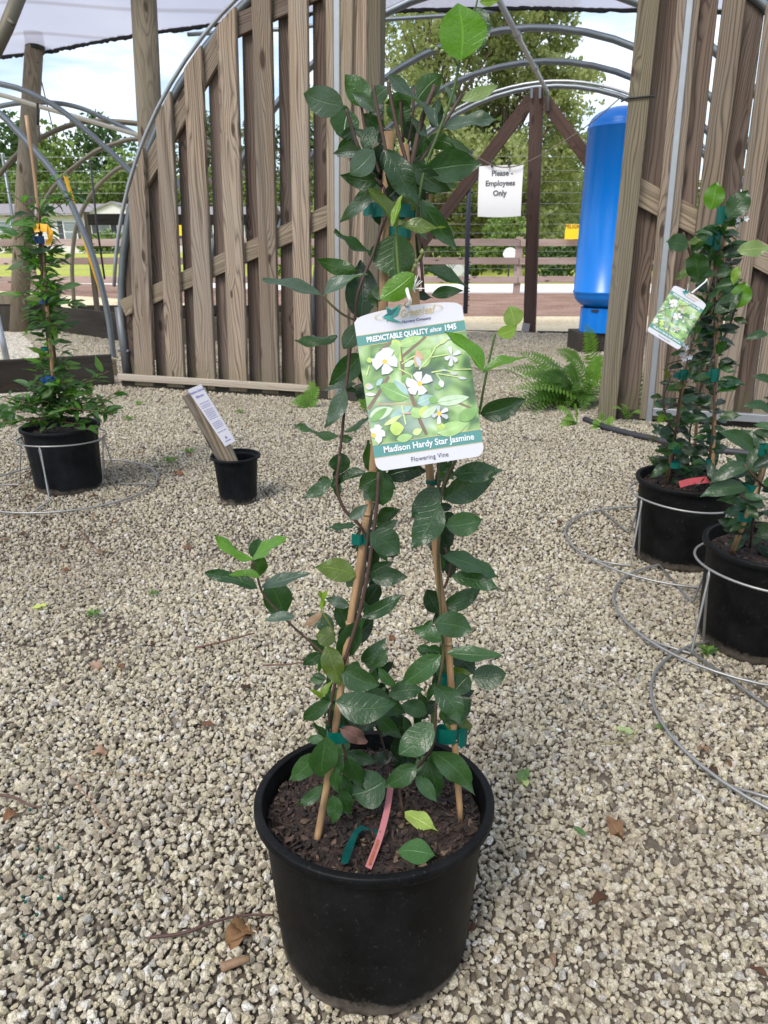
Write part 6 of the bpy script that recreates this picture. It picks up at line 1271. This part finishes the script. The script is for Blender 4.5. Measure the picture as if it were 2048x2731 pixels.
for k, (u, v, s) in enumerate([(372, 1078, .05), (345, 1118, .05), (455, 1230, .05), (560, 1115, .04), (250, 1640, .03), (410, 1583, .02), (1888, 1740, .035), (1160, 905, .04), (505, 1205, .04), (640, 1100, .04)]):
    q = gp(u, v, .012); wd_ = empty('weed', q, ['low green weed near the foot of the left wall', 'green weed left of the leaning sign board', 'green weed behind the small pot on brown litter', 'tiny weed left of the leaning sign board top', 'tiny weed on the open gravel at left', 'tiny weed on the gravel under the left branch', 'small weed at the foot of the nearer right pot', 'tiny weed on gravel inside the doorway', 'weed left of the small pot rim', 'weed near the base rail right of the sign board'][k], 'weed')
    for i_ in range(9): a = i_ * .72; link('leaf', leaf_proto('nar', i_ % 4), wd_, basis(q, Vector((math.cos(a), math.sin(a), .55)), Vector((0, 0, 1)), s, s), FG[(k + i_) % 4])

# ------------------------------------------------------------------ litter on the gravel
lit = [(1080 * .4822 * 0 + 1250, 2195, .035, 'pale'), ]
def litter(u, v, sz, ang, col, label, kind='dry', k=0, group=None):
    q = gp(u, v, .017); return flat_leaf('fallen_leaf', q, Vector((math.cos(R(ang)), math.sin(R(ang)), .12)), sz, col, label, 'leaf', group, kind, k)
litter(600, 2512, .085, 55, (.24, .14, .07), 'big tan dry leaf with dark spots left of the large pot', k=2)
litter(612, 2530, .06, 70, (.20, .11, .055), 'smaller folded tan leaf lying against the big dry leaf', k=1)
litter(84, 1622, .045, 20, (.42, .48, .12), 'yellow green leaf on the open gravel at left', 'jas', 3)
litter(1385, 2085, .05, 60, (.10, .17, .05), 'dull green leaf on the gravel right of the large pot rim', 'jas', 1)
litter(1405, 2098, .035, 100, (.40, .45, .18), 'pale underside leaf scrap touching the dull green leaf', 'jas', 2)
litter(1530, 2205, .032, -60, (.07, .13, .05), 'small dark green leaf inside the nearest wire ring', 'jas', 0)
litter(1745, 1940, .04, 20, (.10, .16, .06), 'curled green leaf on a twig beside the near wire ring', 'jas', 2)
litter(1690, 1955, .04, 150, (.30, .36, .18), 'pale green leaf on a twig beside the near wire ring', 'jas', 1)
litter(245, 2010, .04, 30, (.30, .19, .13), 'pinkish tan leaf scrap on the gravel at lower left', k=1)
litter(10, 2190, .06, 80, (.20, .10, .055), 'brown bark-like leaf cut by the left edge', k=2)
litter(240, 1770, .045, -20, (.30, .20, .15), 'pale pinkish dry leaf on the gravel at left', k=1)
litter(460, 1262, .06, 10, (.24, .11, .06), 'orange brown leaf on the litter left of the small pot', k=1)
litter(485, 1460, .05, 10, (.16, .08, .05), 'dark curled leaf on the gravel below the small pot', k=2)
litter(165, 1518, .035, 10, (.17, .07, .04), 'red brown leaf on the gravel below the left pot', k=2)
litter(1620, 2180, .05, -70, (.16, .09, .05), 'thin brown leaf right of the near wire ring twig', k=1)
r_ = random.Random(77); cols = [(.075, .036, .022), (.12, .06, .035), (.05, .028, .02), (.17, .11, .07)]
for k in range(104):
    if k < 85: u, v = r_.gauss(150, 170), r_.gauss(1330, 90) if k % 2 else r_.gauss(1230, 70)
    else: u, v = r_.uniform(0, 2048), r_.uniform(1250, 2650)
    if k % 5 == 0 and k < 85: u, v = r_.gauss(500, 110), r_.gauss(1140, 40)
    if v < 1060 or (abs(u - 1000) < 260 and v > 2000) or (u > 1680 and v < 1800): continue
    q = gp(u, v, .016)
    if abs(q.x - X3) < .16 and abs(q.y - Y3) < .16: continue
    flat_leaf('dry_leaf', q, Vector((r_.uniform(-1, 1), r_.uniform(-1, 1), .15)), r_.uniform(.018, .042), cols[r_.randrange(4)], 'small brown dry leaf crumb scattered over the pale gravel', 'leaf', 'brown leaf crumbs on the gravel', 'dry', r_.randrange(4))
def twig(pts, r0, col, label):
    prop(tube('twig', [gp(u, v, z) for u, v, z in pts], [r0, r0 * .6], stem_m, None, 6, 5, col), label, 'twig')
twig([(400, 2500, .02), (490, 2488, .022), (560, 2462, .024), (640, 2442, .022), (730, 2440, .02)], .0030, (.09, .04, .03), 'dark red brown twig under the big dry leaf left of the pot')
twig([(590, 2580, .018), (640, 2563, .02), (665, 2556, .018)], .0080, (.30, .18, .10), 'short piece of brown bark lying left of the big pot base')
twig([(-10, 2118, .02), (40, 2128, .022), (80, 2148, .02), (110, 2152, .02)], .0030, (.12, .06, .04), 'brown twig entering from the left edge')
twig([(180, 2065, .02), (230, 2120, .022), (270, 2180, .02), (300, 2225, .018)], .0018, (.34, .20, .12), 'thin tan pine needle bundle on the gravel at lower left')
twig([(520, 1728, .02), (590, 1712, .022), (680, 1688, .02)], .0032, (.16, .07, .05), 'red brown twig lying on the gravel under the left branch')
twig([(700, 1774, .02), (760, 1772, .022), (815, 1766, .02)], .0026, (.16, .08, .05), 'short red brown twig left of the lower vine')
twig([(215, 2065, .02), (330, 2064, .02), (440, 2072, .02)], .0012, (.34, .22, .10), 'thin straw pine needle lying level at lower left')
twig([(0, 2070, .02), (90, 1985, .02), (180, 1895, .02)], .0012, (.45, .42, .20), 'long thin pale grass stalk at left')
twig([(215, 1880, .02), (330, 1760, .02), (440, 1640, .02), (530, 1550, .02)], .0012, (.42, .36, .22), 'long thin straw crossing the gravel left of the vine')
twig([(250, 2115, .02), (262, 2090, .024), (300, 2070, .024), (312, 2030, .02)], .0018, (.42, .40, .26), 'wiry pale root curling on the gravel at lower left')
twig([(1600, 1985, .02), (1670, 1978, .022), (1700, 1950, .02), (1720, 1930, .02)], .0016, (.30, .26, .10), 'thin tan twig beside the near wire ring')
twig([(1780, 2060, .02), (1800, 2150, .02), (1818, 2250, .02), (1835, 2320, .02)], .0014, (.30, .22, .14), 'thin brown stalk lying across the near wire ring')
twig([(215, 1415, .02), (240, 1450, .022), (262, 1470, .02)], .003, (.20, .09, .06), 'short brown twig below the left wire stand')
twig([(1845, 1420, .02), (1880, 1415, .02)], .002, (.2, .1, .07), 'tiny twig between the two right wire stands')
for k, (u, v) in enumerate([(103, 2265), (112, 2340), (155, 2397), (162, 2395), (60, 2392), (68, 2405), (98, 2440), (62, 2495), (155, 2260), (80, 2160)]):
    box('fertiliser_pellet', gp(u, v, .02), (.004, .004, .004), tape_m, None, k, (.0, .12, .09)); prop(bpy.data.objects[-1] if False else [o for o in COL.objects if o.name.startswith('fertiliser_pellet')][-1], 'tiny dark green pellet between the stones at lower left', 'pellet', 'green pellets on the gravel')
# items glimpsed behind the right wall
prop(tube('red_bag', [yp(1985, 1092, 5.2), yp(1996, 1078, 5.2)], [.05, .06], simple('red_plastic', (.45, .03, .04), .5), None, 8), 'red object glimpsed low between the boards of the right wall', 'bag')
prop(tube('white_bag', [yp(1988, 1110, 5.1), yp(1998, 1100, 5.1)], [.035, .045], white_plastic, None, 8), 'white object glimpsed low between the boards of the right wall', 'bag')
